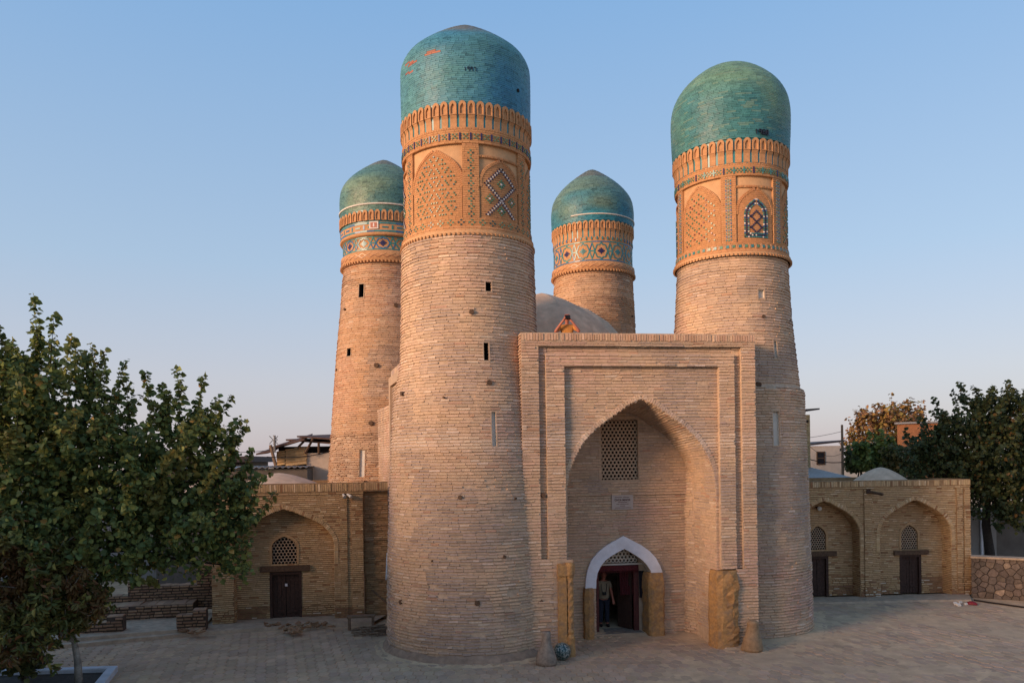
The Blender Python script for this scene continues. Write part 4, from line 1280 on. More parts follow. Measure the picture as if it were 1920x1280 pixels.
# name plate
pq = thing('name_plaque', 'small grey plaque lettered CHOR MINOR above the doorway', 'plaque', tuple(BP.pt(*BP.uz(1166, 956), .0)))
pa, pb = BP.uz(1147, 955, .04), BP.uz(1186.5, 927, .04)
mbp = MB(); mbp.pbox(BP, pa[0], pb[0], pa[1], pb[1], -.02, .06); mbp.build('plate', material('plaque_stone', base=C(176, 160, 150), rough=.6, noise_amt=.08, bump=.1), pq)
def text_mesh(body, size, mat, pl, uc, zc, off, name, parent, width=None):
    cu = bpy.data.curves.new('txt', 'FONT'); cu.body = body; cu.size = size; cu.align_x = 'CENTER'; cu.align_y = 'CENTER'; cu.extrude = .002; cu.offset = .002
    ob = bpy.data.objects.new('txt', cu); col.objects.link(ob)
    bpy.context.view_layer.update()
    me = bpy.data.meshes.new_from_object(ob.evaluated_get(bpy.context.evaluated_depsgraph_get()))
    bpy.data.objects.remove(ob); bpy.data.curves.remove(cu)
    co = np.zeros(len(me.vertices) * 3); me.vertices.foreach_get('co', co); co = co.reshape(-1, 3)
    k = 1.0 if width is None else width / (co[:, 0].max() - co[:, 0].min())
    new = np.array([pl.pt(uc + x * k, zc + y, off + z) for x, y, z in co])
    me.vertices.foreach_set('co', new.ravel()); me.update()
    me.materials.clear(); me.materials.append(M[mat] if isinstance(mat, str) else mat)
    o = bpy.data.objects.new(name, me); link(o, parent); return o
ink = material('plaque_ink', base=C(92, 56, 52), rough=.6, noise_amt=.05, bump=0)
pw, ph = pb[0] - pa[0], pb[1] - pa[1]
pc = .5 * (pa[0] + pb[0])
text_mesh('CHOR MINOR', ph * .2, ink, BP, pc, pa[1] + ph * .65, .063, 'lettering', pq, pw * .74)
ln = MB()
for (fy, segs) in ((.84, ((-.35, -.05), (.02, .33))), (.50, ((-.22, .2),)), (.37, ((-.28, -.14), (-.1, .04), (.08, .28))), (.25, ((-.1, .12),)), (.12, ((-.34, .1), (.14, .4)))):
    for (a, b) in segs:
        x = a
        while x < b:                                 # rows of lettering too small to read
            w = rng.uniform(.018, .03); ln.pbox(BP, pc + x * pw, pc + (x + w) * pw, pa[1] + ph * (fy - .022), pa[1] + ph * (fy + .022), .055, .0625); x += w + .012
ln.build('fine_lettering', ink, pq)

# ------------------------------------------------------------------ the two low wings
def arched_door(pl, off, root_, ud0, ud1, z0, zt, lu0, lu1, lz0, lz1, seed, lock=False):
    """a two-leaved plank door in a frame under a long beam"""
    d = MB(); w = .09
    d.pbox(pl, ud0, ud0 + w, z0, zt, off - .2, off + .025); d.pbox(pl, ud1 - w, ud1, z0, zt, off - .2, off + .025); d.pbox(pl, ud0 + w, ud1 - w, zt - .1, zt, off - .2, off + .022)
    fr_ = d.build('door', 'wood', root_)
    um = .5 * (ud0 + ud1)
    for (a, b, k) in ((ud0 + w + .005, um - .006, 0), (um + .006, ud1 - w - .005, 1)):
        lf_ = MB(); n = 3
        for i in range(n):
            x0_, x1_ = lerp(a, b, i / n) + .003, lerp(a, b, (i + 1) / n) - .003
            lf_.pbox(pl, x0_, x1_, z0 + .02, zt - .105, off - .13 + rng.uniform(-.006, .006), off - .07 + rng.uniform(-.008, .008))
        for zz in (z0 + .25, zt - .35): lf_.pbox(pl, a + .01, b - .01, zz, zz + .09, off - .1, off - .052)
        lf_.build('door_leaf', 'wood', fr_)
    dk = MB(); dk.pbox(pl, ud0 + .02, ud1 - .02, z0, zt - .02, off - .26, off - .16); dk.build('door_backing', 'dark', fr_)
    lb = MB(); lb.pbox(pl, lu0, lu1, lz0, lz1, off - .2, off + .09); lb.build('lintel', 'wood_beam', root_)
    if lock:
        k = MB(); k.pbox(pl, um - .03, um + .05, z0 + 1.18, z0 + 1.27, off - .05, off - .03); k.build('padlock', 'white', fr_)
def arched_window(pl, off, root_, u0, u1, z0, zt, zs):
    uc, w = .5 * (u0 + u1), .5 * (u1 - u0)
    ins = lambda u, z, m=.02: z0 + m < z < zt - m and abs(u - uc) < arch_half(z, w, zs, zt) - m
    lattice(pl, lambda u, z: ins(u, z, -.01), u0 + .02, u1, z0 + .03, zt, (u1 - u0) / 7.2, off - .04, .05, 'lattice_window', 'plaster', root_, hole=.8)
    P2, s2 = arch_line(w - .015, zs, zt - .02, z0)
    P3, s3 = arch_line(w + .07, zs, zt + .1, z0)
    f = np.linspace(0, 1, 26)
    A = [(np.interp(t * s3[-1], s3, P3[:, 0]), np.interp(t * s3[-1], s3, P3[:, 1])) for t in f]; B = [(np.interp(t * s2[-1], s2, P2[:, 0]), np.interp(t * s2[-1], s2, P2[:, 1])) for t in f]
    A = [(-x, z) for x, z in A] + A[::-1]; B = [(-x, z) for x, z in B] + B[::-1]
    m = MB(); m.ribbon([pl.pt(uc + x, z, off - .1) for x, z in A], [pl.pt(uc + x, z, off - .1) for x, z in B], pl.N * .125); m.build('window_surround', 'plaster_wing', root_)
    dark_box(pl, u0 - .02, u1 + .02, z0, zt + .04, off - .12, off - .9, 'window_void', root_)
M['plaster_wing'] = material('wing_plaster', base=C(172, 138, 102), noise_scale=5, noise_amt=0.2, bump=0.35, bump_scale=16, spec=0.1)

def niche_wing(pl, root_, u0, u1, z, arches, pil, holes=(), back_cut=None, seedz=.55):
    """z: top, parapet foot, moulding foot; arches [dict]; pil [(u0, u1)] raised pilasters"""
    zt, zp, zm = z
    bed = MB(); pw_ = Pile(root_, 'brick', 'brickwork', True); piles = [pw_]
    kw = dict(colf=wing_brick, mortar=bed, L=.25, gap=.007, proud=.012, back=.03, bed=.02)
    fine = dict(jit=.004, vj=.003, skip=.006); worn = dict(jit=.014, vj=.006, skip=.05, bed=.034, gap=.035, proud=.03)
    AB = lambda q: [(a['uc'] - arch_half(q, a['w'], a['zs'], a['za']), a['uc'] + arch_half(q, a['w'], a['zs'], a['za']), -1, 99) for a in arches if q < a['za']]
    face = lambda q: cutter((u0, u1), [h for h in AB(q)] + list(holes))(q)
    S = lambda off: (lambda u, q, o=0.0: pl.pt(u, q, off + o))
    def wornc(p, u, q):
        k = nz(p[0], p[1], p[2] * 2, 1.1) + .25 - q * .6
        if k + rng.uniform(-.15, .15) < 0: return wing_brick(p, u, q)
        return jitter(lerp(C(156, 118, 90), C(134, 98, 78), rng.random()) if rng.random() > .14 else C(200, 182, 162), .15)
    worn['colf'] = wornc
    lay(pw_, S(0), .05, seedz, .075, face, **{**kw, **worn}, reveal=.1)
    lay(pw_, S(0), seedz, zm, .068, face, **kw, **fine)
    lay(pw_, S(.03), zm, zp, .068, lambda q: [(u0, u1)], reveal=.06, **kw, **fine)
    lay(pw_, S(.045), zp, zt, zt - zp, lambda q: [(u0, u1)], **{**kw, 'L': .07, 'gap': .012, 'bed': .012}, jit=.006, vj=.006)
    bed.quad(pl.pt(u0, zp, .045), pl.pt(u1, zp, .045), pl.pt(u1, zp, .03), pl.pt(u0, zp, .03))
    bed.quad(pl.pt(u0, zm, .03), pl.pt(u1, zm, .03), pl.pt(u1, zm, 0), pl.pt(u0, zm, 0))
    for (a, b) in pil:
        lay(pw_, S(.045), .05, seedz, .075, lambda q: [(a, b)], **{**kw, **worn}, reveal=.09)
        lay(pw_, S(.045), seedz, zm - .02, .068, lambda q: [(a, b)], reveal=.09, **kw, **fine)
        bed.quad(pl.pt(a, zm - .02, .045), pl.pt(b, zm - .02, .045), pl.pt(b, zm - .02, 0), pl.pt(a, zm - .02, 0))
    for a in arches:
        uc, w, zs, za, dp = a['uc'], a['w'], a['zs'], a['za'], a.get('depth', .5)
        P2, s2 = arch_line(w, zs, za, .05)
        at = lambda s: np.array([np.interp(s, s2, P2[:, 0]), np.interp(s, s2, P2[:, 1])])
        for sgn in (-1, 1):
            def ns(t, s, off=0.0, sgn=sgn):
                p, r_ = at(max(0, s - .02)), at(min(s2[-1], s + .02)); d = (r_ - p) / (np.linalg.norm(r_ - p) + 1e-9)
                c_ = at(s) + np.array([-d[1], d[0]]) * off
                return pl.pt(uc + sgn * c_[0], c_[1], -t)
            lay(pw_, ns, 0.0, s2[-1], .07, lambda s: [(0, dp)], **kw, **fine)
            s = max(s2[1] - .7, 0)
            while s < s2[-1] - .02:
                p, r_ = at(s), at(min(s2[-1], s + .05)); t = (r_ - p) / (np.linalg.norm(r_ - p) + 1e-9); n2 = np.array([t[1], -t[0]]); m_ = .5 * (p + r_) + n2 * .075
                c0 = pl.pt(uc + sgn * m_[0], m_[1], 0)
                pw_.add(c0 - pl.N * .03, (pl.U * t[0] * sgn + np.array([0, 0, t[1]])) * .027, (pl.U * n2[0] * sgn + np.array([0, 0, n2[1]])) * .085, pl.N * .055, wing_brick(c0, 0, 0), True)
                s += .064
        cuts = a.get('cuts', [])
        def bk(q, a=a):
            h = arch_half(q, a['w'], a['zs'], a['za']); iv = [(a['uc'] - h, a['uc'] + h)] if h > .03 else []
            for (c0, c1, q0, q1, wz) in cuts:
                if iv and q0 < q < q1:
                    hh = .5 * (c1 - c0) if wz is None else arch_half(q, .5 * (c1 - c0), wz, q1)
                    cm = .5 * (c0 + c1)
                    iv = cutter(lambda q_: iv, [(cm - hh, cm + hh, -1, 99)])(q)
            return iv
        lay(pw_, S(-dp), .05, seedz, .075, bk, **{**kw, **worn})
        lay(pw_, S(-dp), seedz, za, .068, bk, **{**kw, 'proud': .007}, **fine)
    # top, back and ends
    P = pl.pt
    bed.quad(P(u0, zt, .045), P(u1, zt, .045), P(u1, zt, -.4), P(u0, zt, -.4))
    bed.quad(P(u0, zt, -.4), P(u1, zt, -.4), P(u1, zt - .3, -.4), P(u0, zt - .3, -.4))
    bed.quad(P(u0, 0, .0), P(u0, zt, .0), P(u0, zt, -5), P(u0, 0, -5)); bed.quad(P(u1, 0, .0), P(u1, zt, .0), P(u1, zt, -5), P(u1, 0, -5))
    bed.quad(P(u0, 0, -5), P(u1, 0, -5), P(u1, zt, -5), P(u0, zt, -5))
    rf = MB(); rf.quad(P(u0, zt - .25, -.4), P(u1, zt - .25, -.4), P(u1, zt - .25, -5), P(u0, zt - .25, -5)); rf.build('roof', 'mud', root_)
    bed.build('wall', 'mortar_wing', root_)
    emit_things(piles)

def mud_cupola(root_, px, py, d, rad, h, zbase, label=None):
    c = PT(px, py, d)
    m = MB(); prof = [(rad * 1.02, zbase), (rad, zbase + .02)] + [(rad * (1 - t), zbase + .02 + h * (1 - (1 - t) ** 1.55)) for t in np.linspace(.04, 1, 14)]
    prof[-1] = (.01, prof[-1][1])
    m.lathe(c[0], d, prof, 40)
    return m.build('roof_dome', 'mud', root_, smooth=True)

# left wing
g = GP(560, 1168)
LW = Plane(g[0], g[1], math.radians(10))
LWr = thing('low_wing', 'low brick wing with one arched door niche, half behind the leafy tree', 'building', (g[0], g[1], 0.0))
lu = lambda px, py=1010, off=0.0: LW.u(px, py, off)
lz = lambda px, py, off=0.0: LW.z(px, py, off)
dpt = .5
ux0, ux1 = lu(396), lu(723)
door = (lu(506, 1110, -dpt), lu(566, 1110, -dpt), .02, lz(536, 1071, -dpt))
lin = (lu(488, 1065, -dpt), lu(581, 1065, -dpt), lz(535, 1070, -dpt), lz(535, 1060, -dpt))
win = (lu(509, 1030, -dpt), lu(557, 1030, -dpt), lz(533, 1057, -dpt), lz(533, 1004, -dpt))
zs_w = win[2] + .62 * (win[3] - win[2])
arcL = dict(uc=lu(533, 1010), w=.5 * (lu(627.5, 1050) - lu(439, 1050)), zs=lz(626, 1018), za=lz(538, 954), depth=dpt,
            cuts=[(door[0], door[1], door[2], door[3], None), (win[0], win[1], win[2], win[3], zs_w)])
niche_wing(LW, LWr, ux0, lu(682), (lz(560, 906), lz(560, 924), lz(560, 928)), [arcL], [(lu(638), lu(651.5)), (lu(660), lu(681)), (lu(397), lu(438))])
arched_door(LW, -dpt, LWr, *door, *lin, 1, lock=True)
arched_window(LW, -dpt, LWr, *win, zs_w)
mud_cupola(LWr, 522, 900, 28.6, 1.86, .62, lz(560, 914) - .15)
mud_cupola(LWr, 398, 900, 27.6, 1.5, .5, lz(560, 914) - .15)
# the eroded bay between the wing and the near tower
eb = Pile(LWr, 'brick', 'eroded_brickwork'); bedE = MB()
zLt = lz(560, 906)
def iv_e(q): return [(lu(682) - .05, lu(728))]
lay(eb, lambda u, q, o=0.0: LW.pt(u, q, -.16 + o), 0.0, zLt - .32, .072, iv_e, colf=lambda p, u, q: jitter(lerp(wing_brick(p, u, q), C(120, 84, 60), .4), .2), mortar=bedE, L=.25, gap=.02, proud=.02, jit=.02, vj=.008, skip=.14, bed=.02)
lay(eb, lambda u, q, o=0.0: LW.pt(u, q, .04 + o), zLt - .30, zLt, .30, iv_e, colf=wing_brick, mortar=bedE, L=.07, gap=.012, proud=.012, jit=.006, bed=.012)
bedE.quad(LW.pt(lu(682), zLt, .045), LW.pt(lu(730), zLt, .045), LW.pt(lu(730), zLt, -.6), LW.pt(lu(682), zLt, -.6))
bedE.quad(LW.pt(lu(682), zLt - .3, .045), LW.pt(lu(730), zLt - .3, .045), LW.pt(lu(730), zLt - .3, -.4), LW.pt(lu(682), zLt - .3, -.4))
bedE.build('eroded_wall', 'mortar_wing', LWr); eb.emit()

# right wing
g = GP(1650, 1121)
RW = Plane(g[0], g[1], math.radians(5))
RWr = thing('low_wing', 'low brick wing right of the gatehouse with two arched door niches', 'building', (g[0], g[1], 0.0))
ru = lambda px, py=1000, off=0.0: RW.u(px, py, off)
rz = lambda px, py, off=0.0: RW.z(px, py, off)
dpr = .55
def bay(cx, half, apx, spy, dpx, lpx, wpx, jx):
    door = (ru(dpx[0], 1080, -dpr), ru(dpx[1], 1080, -dpr), .04, rz(dpx[0], dpx[2], -dpr))
    lin = (ru(lpx[0], 1035, -dpr), ru(lpx[1], 1035, -dpr), rz(lpx[1], lpx[3], -dpr), rz(lpx[1], lpx[2], -dpr))
    win = (ru(wpx[0], 1005, -dpr), ru(wpx[1], 1005, -dpr), rz(wpx[1], wpx[3], -dpr), rz(wpx[1], wpx[2], -dpr))
    zs_ = win[2] + .58 * (win[3] - win[2])
    return dict(uc=.5 * (ru(jx[0], 1050) + ru(jx[1], 1050)), w=.5 * (ru(jx[1], 1050) - ru(jx[0], 1050)), zs=rz(jx[1], spy), za=rz(cx, apx), depth=dpr,
                cuts=[(door[0], door[1], door[2], door[3], None), (win[0], win[1], win[2], win[3], zs_)], door=door, lin=lin, win=win, zsw=zs_)
bR = bay(1718, 0, 936.5, 996, (1687, 1727, 1039.5), (1675, 1739, 1030, 1038.5), (1688.5, 1721, 982, 1028), (1650, 1784))
bL = bay(1546, 0, 938.5, 998, (1513, 1553, 1042.5), (1500, 1567, 1032.5, 1041), (1517, 1549, 984, 1029.5), (1479, 1613))
niche_wing(RW, RWr, ru(1470), ru(1819), (rz(1660, 900), rz(1660, 912.5), rz(1660, 915.5)), [bL, bR], [(ru(1620), ru(1634.5)), (ru(1793), ru(1804)), (ru(1807), ru(1818.6))], seedz=.75)
for k, b_ in enumerate((bL, bR)):
    arched_door(RW, -dpr, RWr, *b_['door'], *b_['lin'], k); arched_window(RW, -dpr, RWr, *b_['win'], b_['zsw'])
mud_cupola(RWr, 1651, 900, 32.5, 1.14, .62, rz(1660, 904) - .1)

# ------------------------------------------------------------------ ground and paving
M['dust'] = material('dusty_ground', base=C(194, 164, 132), noise_scale=2.2, noise_amt=0.22, bump=0.5, bump_scale=9, spec=0.1,
                     blotch=0.6, blotch_col=tuple(C(168, 144, 122)), blotch_scale=.7)
M['paver'] = material('paver', source='attr', rough=0.9, noise_scale=3, noise_amt=0.12, bump=0.3, bump_scale=30, spec=0.1)
M['paver_one'] = material('paver_single', source='object', rough=0.9, noise_scale=3, noise_amt=0.12, bump=0.4, bump_scale=30, spec=0.15)
M['concrete'] = material('old_concrete', base=C(170, 148, 126), noise_scale=4, noise_amt=.25, bump=.5, bump_scale=14)
TW = [FLT, FRT]
def base_dist(x, y):                                 # distance outside the nearest wall foot
    d = 99
    for T in TW: d = min(d, math.hypot(x - T.x, y - T.y) - T.r(0))
    p = np.array([x, y, 0]) - PL.o
    u, o = np.dot(p, PL.U), np.dot(p, PL.N)
    if 0 < u < WP: d = min(d, o if (u < s1 or u > s2) else max(o + 2.0, .3 if o > -1.9 else o))
    return d
def gz(x, y):
    h = .012 * nz(x, y, 0, .7) + .008 * nz(x, y, 3, 2.3) + .004 * nz(x, y, 7, 6)
    d = base_dist(x, y)
    if d < .7: h += .10 * (1 - max(0, d) / .7) ** 2
    return h
gm = MB()
xs = np.arange(-17, 21.01, .16); ys = np.arange(16.5, 34.01, .16)
vs = [(x, y, gz(x, y)) for y in ys for x in xs]
nx = len(xs)
fs = [(j * nx + i, j * nx + i + 1, (j + 1) * nx + i + 1, (j + 1) * nx + i) for j in range(len(ys) - 1) for i in range(nx - 1)]
gm.add(vs, fs)
gnd = gm.build('forecourt', 'dust', smooth=True); tag(gnd, kind='structure')
gf = MB(); R_ = 2500
gf.add([(-R_, -R_, -.06), (R_, -R_, -.06), (R_, R_, -.06), (-R_, R_, -.06)], [(0, 1, 2, 3)])
tag(gf.build('ground', 'dust'), kind='structure')

pw_, pl_ = .27, .50                                  # pavers: long hexagons
hexu = [(-.5, -.25), (0, -.5), (.5, -.25), (.5, .25), (0, .5), (-.5, .25)]
def hex_mesh(mat):
    m = MB(); k = .93
    top = [(x * pw_ * k, y * pl_ * k, 0) for x, y in hexu]; bot = [(x * pw_ * .985, y * pl_ * .985, -.03) for x, y in hexu]
    m.add(top + bot, [tuple(range(6))] + [(i, i + 6, (i + 1) % 6 + 6, (i + 1) % 6) for i in range(6)])
    return m
hm = hex_mesh('paver_one'); hmesh = hm.mesh('paver', 'paver_one')
pav_all = []
row = pl_ * .75
j = 0; y = 17.6
while y < 30.5:
    x = -15.5 + (pw_ / 2 if j % 2 else 0)
    while x < 17:
        xr, yr = x + .05 * (y - 24), y
        if base_dist(xr, yr) > -.05 and not (xr > 9 and yr > 29.3) and not (xr < -4 and yr > 24.9 + .16 * (xr + 8)):
            px, py = PROJ(np.array([xr, yr, 0]))
            if -40 < px < 1960 and py < 1300:
                n = nz(xr, yr, 11, .45) + .5 * nz(xr, yr, 15, 1.4)
                expo = .013 + .014 * n - (.011 if xr > 3 else 0)
                pav_all.append((xr, yr, gz(xr, yr) * .6 + expo + rng.uniform(-.004, .004), px, py))
        x += pw_
    y += row; j += 1
K_PAV = C(188, 158, 130)
def pav_col(x, y):
    return jitter(lerp(K_PAV, C(168, 142, 120), max(0, min(1, .5 + nz(x, y, 2, 1.0)))), .10)
near = sorted([i for i, p in enumerate(pav_all) if 0 < p[3] < 1920 and p[4] < 1276 and p[2] - gz(p[0], p[1]) > -.002], key=lambda i: pav_all[i][1])[:300]
nearset = set(near)
stuff = MB()
for i, (x, y, z, px, py) in enumerate(pav_all):
    rz_ = rng.uniform(-.02, .02)
    if i in nearset:
        o = bpy.data.objects.new('paver', hmesh); link(o, gnd)
        o.matrix_basis = Matrix.Translation((x, y, z)) @ Matrix.Rotation(rz_, 4, 'Z') @ Matrix.Rotation(rng.uniform(-.006, .006), 4, 'X')
        o.color = (*map(float, pav_col(x, y)), 1)
    else:
        tx, ty = rng.uniform(-.006, .006), rng.uniform(-.006, .006)
        stuff.add([(x + a[0], y + a[1], z + a[2] + tx * a[0] + ty * a[1]) for a in hm.v], hm.f, pav_col(x, y))
stuff.build('paving', 'paver', gnd, kind='stuff')

# raised edge in front of the left wing and of the right wing
def platform(name, front, back, z0, z1, mat):
    m = MB(); n = 60
    def res(P_):
        P_ = np.array(P_)[:, :2]; s = np.r_[0, np.cumsum(np.linalg.norm(np.diff(P_, axis=0), axis=1))]
        return [np.array([np.interp(t * s[-1], s, P_[:, 0]), np.interp(t * s[-1], s, P_[:, 1])]) for t in np.linspace(0, 1, n)]
    f, b = res(front), res(back)
    vs = []
    for i in range(n):
        w1, w2 = .03 * nz(i * .3, 0, z1, 1), .015 * nz(i * .7, 4, z1, 1)
        vs += [(f[i][0], f[i][1] + w1 - .02, z0), (f[i][0], f[i][1] + w1 + .03, z1 + w2), (b[i][0], b[i][1], z1 + w2 * .3)]
    fs = [(3 * i + k, 3 * i + 3 + k, 3 * i + 4 + k, 3 * i + 1 + k) for i in range(n - 1) for k in (0, 1)]
    m.add(vs, fs)
    return tag(m.build(name, mat, smooth=False), kind='structure')
fr_pts = [GP(-40, 1228), GP(165, 1212), GP(300, 1199), GP(390, 1190), GP(470, 1185), GP(560, 1178), GP(640, 1174), GP(700, 1172)]
platform('platform', fr_pts, [LW.pt(LW.u(-200, 1150), 0, -3.0), LW.pt(lu(728), 0, -.4)], -.05, .12, 'concrete')
fr2 = [GP(-40, 1216, .12), GP(165, 1200, .12), GP(290, 1189, .12), GP(380, 1182, .12)]
platform('step', fr2, [LW.pt(LW.u(-200, 1150), 0, -3.0), LW.pt(lu(384), 0, -1.5)], .10, .22, 'concrete')
platform('pavement_edge', [GP(1470, 1133), GP(1600, 1131), GP(1720, 1128), GP(1822, 1127)], [RW.pt(ru(1470), 0, -.2), RW.pt(ru(1822), 0, -.2)], -.05, .07, 'concrete')

# ------------------------------------------------------------------ low ruined walls left of the wing
def ruin(name, label, pl, prof, z0, thick, seed):
    """prof: list of (u0, u1, ztop); a broken wall of big bricks"""
    u0, u1 = min(p[0] for p in prof), max(p[1] for p in prof)
    c0 = pl.pt(.5 * (u0 + u1), z0, 0)
    t = thing(name, label, 'ruined wall', tuple(c0))
    pile = Pile(t, 'brick', 'brickwork', True); bed = MB()
    zt = max(p[2] for p in prof)
    cf = lambda p, u, z: jitter(lerp(C(172, 138, 110), C(146, 114, 92), rng.random()), .16)
    lay(pile, lambda u, z, o=0.0: pl.pt(u, z, o), z0, zt, .1, lambda z: [(p[0], p[1]) for p in prof if z < p[2]], colf=cf, mortar=bed, L=.27, gap=.03, bed=.032, proud=.04, back=.03, jit=.014, vj=.008, skip=.03)
    for (a, b, ztop) in prof:
        m = int((b - a) / .27) + 1
        for i in range(m):
            x0_, x1_ = lerp(a, b, i / m), lerp(a, b, (i + 1) / m)
            pile.add(pl.pt(.5 * (x0_ + x1_), ztop, -thick / 2), pl.U * (x1_ - x0_) * .49, pl.N * thick / 2, np.array([0, 0, rng.uniform(.02, .05)]), cf(None, 0, 0))
        bed.pbox(pl, a, b, z0, ztop, -thick, -.03)
    bed.build('core', 'dark_bed', t)
    emit_things([pile])
q1 = GP(230, 1183, .22); q2 = GP(382, 1175, .22)
RF = Plane(q1[0], q1[1], math.atan2(q2[1] - q1[1], q2[0] - q1[0]))
rfu = lambda px, py=1170: RF.u(px, py)
ruin('ruined_wall', 'low broken brick stub left of the sandy opening, under the leaves', RF, [(rfu(120), rfu(200), RF.z(180, 1168)), (rfu(200), rfu(230), RF.z(215, 1156))], .05, .4, 1)
ruin('ruined_wall', 'low broken brick stub right of the sandy opening, stepping up to the wing', RF, [(rfu(331), rfu(362), RF.z(345, 1154)), (rfu(362), rfu(386), RF.z(370, 1144))], .05, .4, 2)
q3 = GP(290, 1158, .24)
RB = Plane(q3[0], q3[1], RF.ang)
rbu = lambda px, py=1145: RB.u(px, py)
ruin('ruined_wall', 'long low brick ledge behind the sandy opening', RB, [(rbu(60), rbu(218), RB.z(220, 1138)), (rbu(218), rbu(362), RB.z(290, 1134))], .05, .9, 3)
RH = Plane(*RB.pt(0, 0, -.9)[:2], RF.ang)
rhu = lambda px, py=1110: RH.u(px, py)
ruin('ruined_wall', 'taller stepped brick ruin rising behind the low ledge', RH, [(rhu(200), rhu(240), RH.z(240, 1118)), (rhu(240), rhu(292), RH.z(270, 1090)), (rhu(292), rhu(370), RH.z(330, 1098)), (rhu(370), rhu(400), RH.z(330, 1060)), (rhu(-60), rhu(200), RH.z(200, 1112))], .3, .5, 4)

# ------------------------------------------------------------------ white kerbed planter
M['whitewash'] = material('whitewash', base=C(196, 198, 206), noise_scale=6, noise_amt=.12, bump=.3, bump_scale=20, blotch=.4, blotch_col=tuple(C(150, 146, 144)), blotch_scale=3)
M['soil'] = material('soil', base=C(58, 48, 40), noise_scale=8, noise_amt=.4, bump=.8, bump_scale=14)
c0 = GP(221, 1247, .16); cl_ = GP(20, 1253, .16); cd_ = GP(186, 1290, .16)
dl = (cl_ - c0)[:2]; dl /= np.linalg.norm(dl); dd = (cd_ - c0)[:2]; dd /= np.linalg.norm(dd)
plt = thing('planter', 'white kerbed tree bed in the near left corner', 'planter', (c0[0] - 2, c0[1] - 1, 0))
def kerb(a, b, side, w=.24, z0=-.05, z1=.16):
    a, b, side = map(np.asarray, (a, b, side))
    m = MB(); n = 10
    vs = []
    for i in range(n + 1):
        p = a + (b - a) * i / n; j_ = rng.uniform(-.006, .006)
        for (k, z) in ((0, z0), (0, z1 - .02), (.04, z1 + j_), (.92, z1 + j_), (1, z1 - .02), (1, z0)):
            q_ = p + side * w * k; vs.append((q_[0], q_[1], z))
    fs = [(6 * i + k, 6 * i + 6 + k, 6 * i + 7 + k, 6 * i + 1 + k) for i in range(n) for k in range(5)] + [tuple(range(6)), tuple(6 * n + k for k in range(5, -1, -1))]
    m.add(vs, fs); m.build('kerb', 'whitewash', plt)
cc = c0[:2]
kerb(cc, cc + dl * 4.6, dd); kerb(cc + dd * .24, cc + dd * 2.4, dl); kerb(cc + dd * 2.4 + dl * .0, cc + dd * 2.4 + dl * 4.6, dd); kerb(cc + dl * 4.6 + dd * .24, cc + dl * 4.6 + dd * 2.4, -dl)
so = MB(); so.add([(*(cc + dl * a + dd * b), .05) for a, b in ((.1, .1), (4.5, .1), (4.5, 2.5), (.1, 2.5))], [(0, 1, 2, 3)]); so.build('soil_bed', 'soil', plt)

# ------------------------------------------------------------------ stones, ball, bench and small things
def lathe_thing(name, label, cat, base, prof, mat, n=10, twist=0.0, wob=.0, seed=0, group=None, smooth=True, lean=(0, 0)):
    r_ = random.Random(seed)
    t = MB(); vs = []
    ph = [r_.uniform(0, 6) for _ in range(4)]
    for (r, z) in prof:
        for j in range(n):
            a = 2 * math.pi * j / n
            k = 1 + wob * math.sin(2 * a + ph[0]) + wob * .7 * math.sin(3 * a + ph[1] + z * 4)
            vs.append((base[0] + r * k * math.cos(a) + lean[0] * z, base[1] + r * k * math.sin(a) + lean[1] * z, base[2] + z))
    fs = [(i * n + j, i * n + (j + 1) % n, (i + 1) * n + (j + 1) % n, (i + 1) * n + j) for i in range(len(prof) - 1) for j in range(n)]
    fs += [tuple(range(n - 1, -1, -1)), tuple((len(prof) - 1) * n + j for j in range(n))]
    t.add(vs, fs)
    o = t.build(name, mat, smooth=smooth)
    return tag(o, label, cat, group)
b0 = GP(1025, 1246)
lathe_thing('stone_baluster', 'bottle-shaped grey stone beside the green ball', 'stone', (b0[0], b0[1], gz(b0[0], b0[1]) - .01),
            [(.17, 0), (.255, .03), (.27, .12), (.25, .26), (.19, .42), (.135, .56), (.115, .7), (.115, .86), (.10, .9)], 'stone', 12, wob=.05, seed=3)
M['ball'] = material('mosaic_glaze', base=C(28, 62, 60), rough=.3, noise_scale=14, noise_amt=.5, bump=.4, bump_scale=20, spec=.5, blotch=.9, blotch_col=tuple(C(190, 186, 176)), blotch_scale=26)
b1 = GP(1055, 1241)
lathe_thing('glazed_ball', 'dark green glazed ball with white flecks at the portal foot', 'ball', (b1[0], b1[1] + .24, gz(b1[0], b1[1])),
            [(.02, 0)] + [(.24 * math.sin(t), .24 - .24 * math.cos(t)) for t in np.linspace(.15, 3.0, 14)], 'ball', 20)
b2 = GP(1410, 1219)
lathe_thing('boundary_stone', 'tapered sandstone bollard at the right foot of the portal', 'stone', (b2[0], b2[1], gz(b2[0], b2[1]) - .02),
            [(.29, 0), (.30, .08), (.25, .3), (.245, .34), (.22, .36), (.18, .56), (.15, .72), (.165, .78), (.12, .84)], material('sandstone', base=C(150, 120, 90), noise_scale=9, noise_amt=.25, bump=.5, bump_scale=22), 10, wob=.05, seed=8, lean=(.04, 0))
# bench
bq = GP(677, 1181); BN = Plane(bq[0], bq[1], math.radians(8))
bt = thing('bench', 'small low wooden bench against the eroded bay', 'bench', tuple(bq))
def bx_(name, *a):
    m = MB(); m.pbox(BN, *a); m.build(name, 'wood_plank', bt)
M['wood_plank'] = material('grey_plank', base=C(128, 104, 84), noise_scale=10, noise_amt=.3, bump=.4, bump_scale=30)
bx_('seat', -.45, .45, .40, .46, -.28, .0); bx_('leg', -.42, -.34, .0, .40, -.26, -.02); bx_('leg', .34, .42, .0, .40, -.26, -.02)
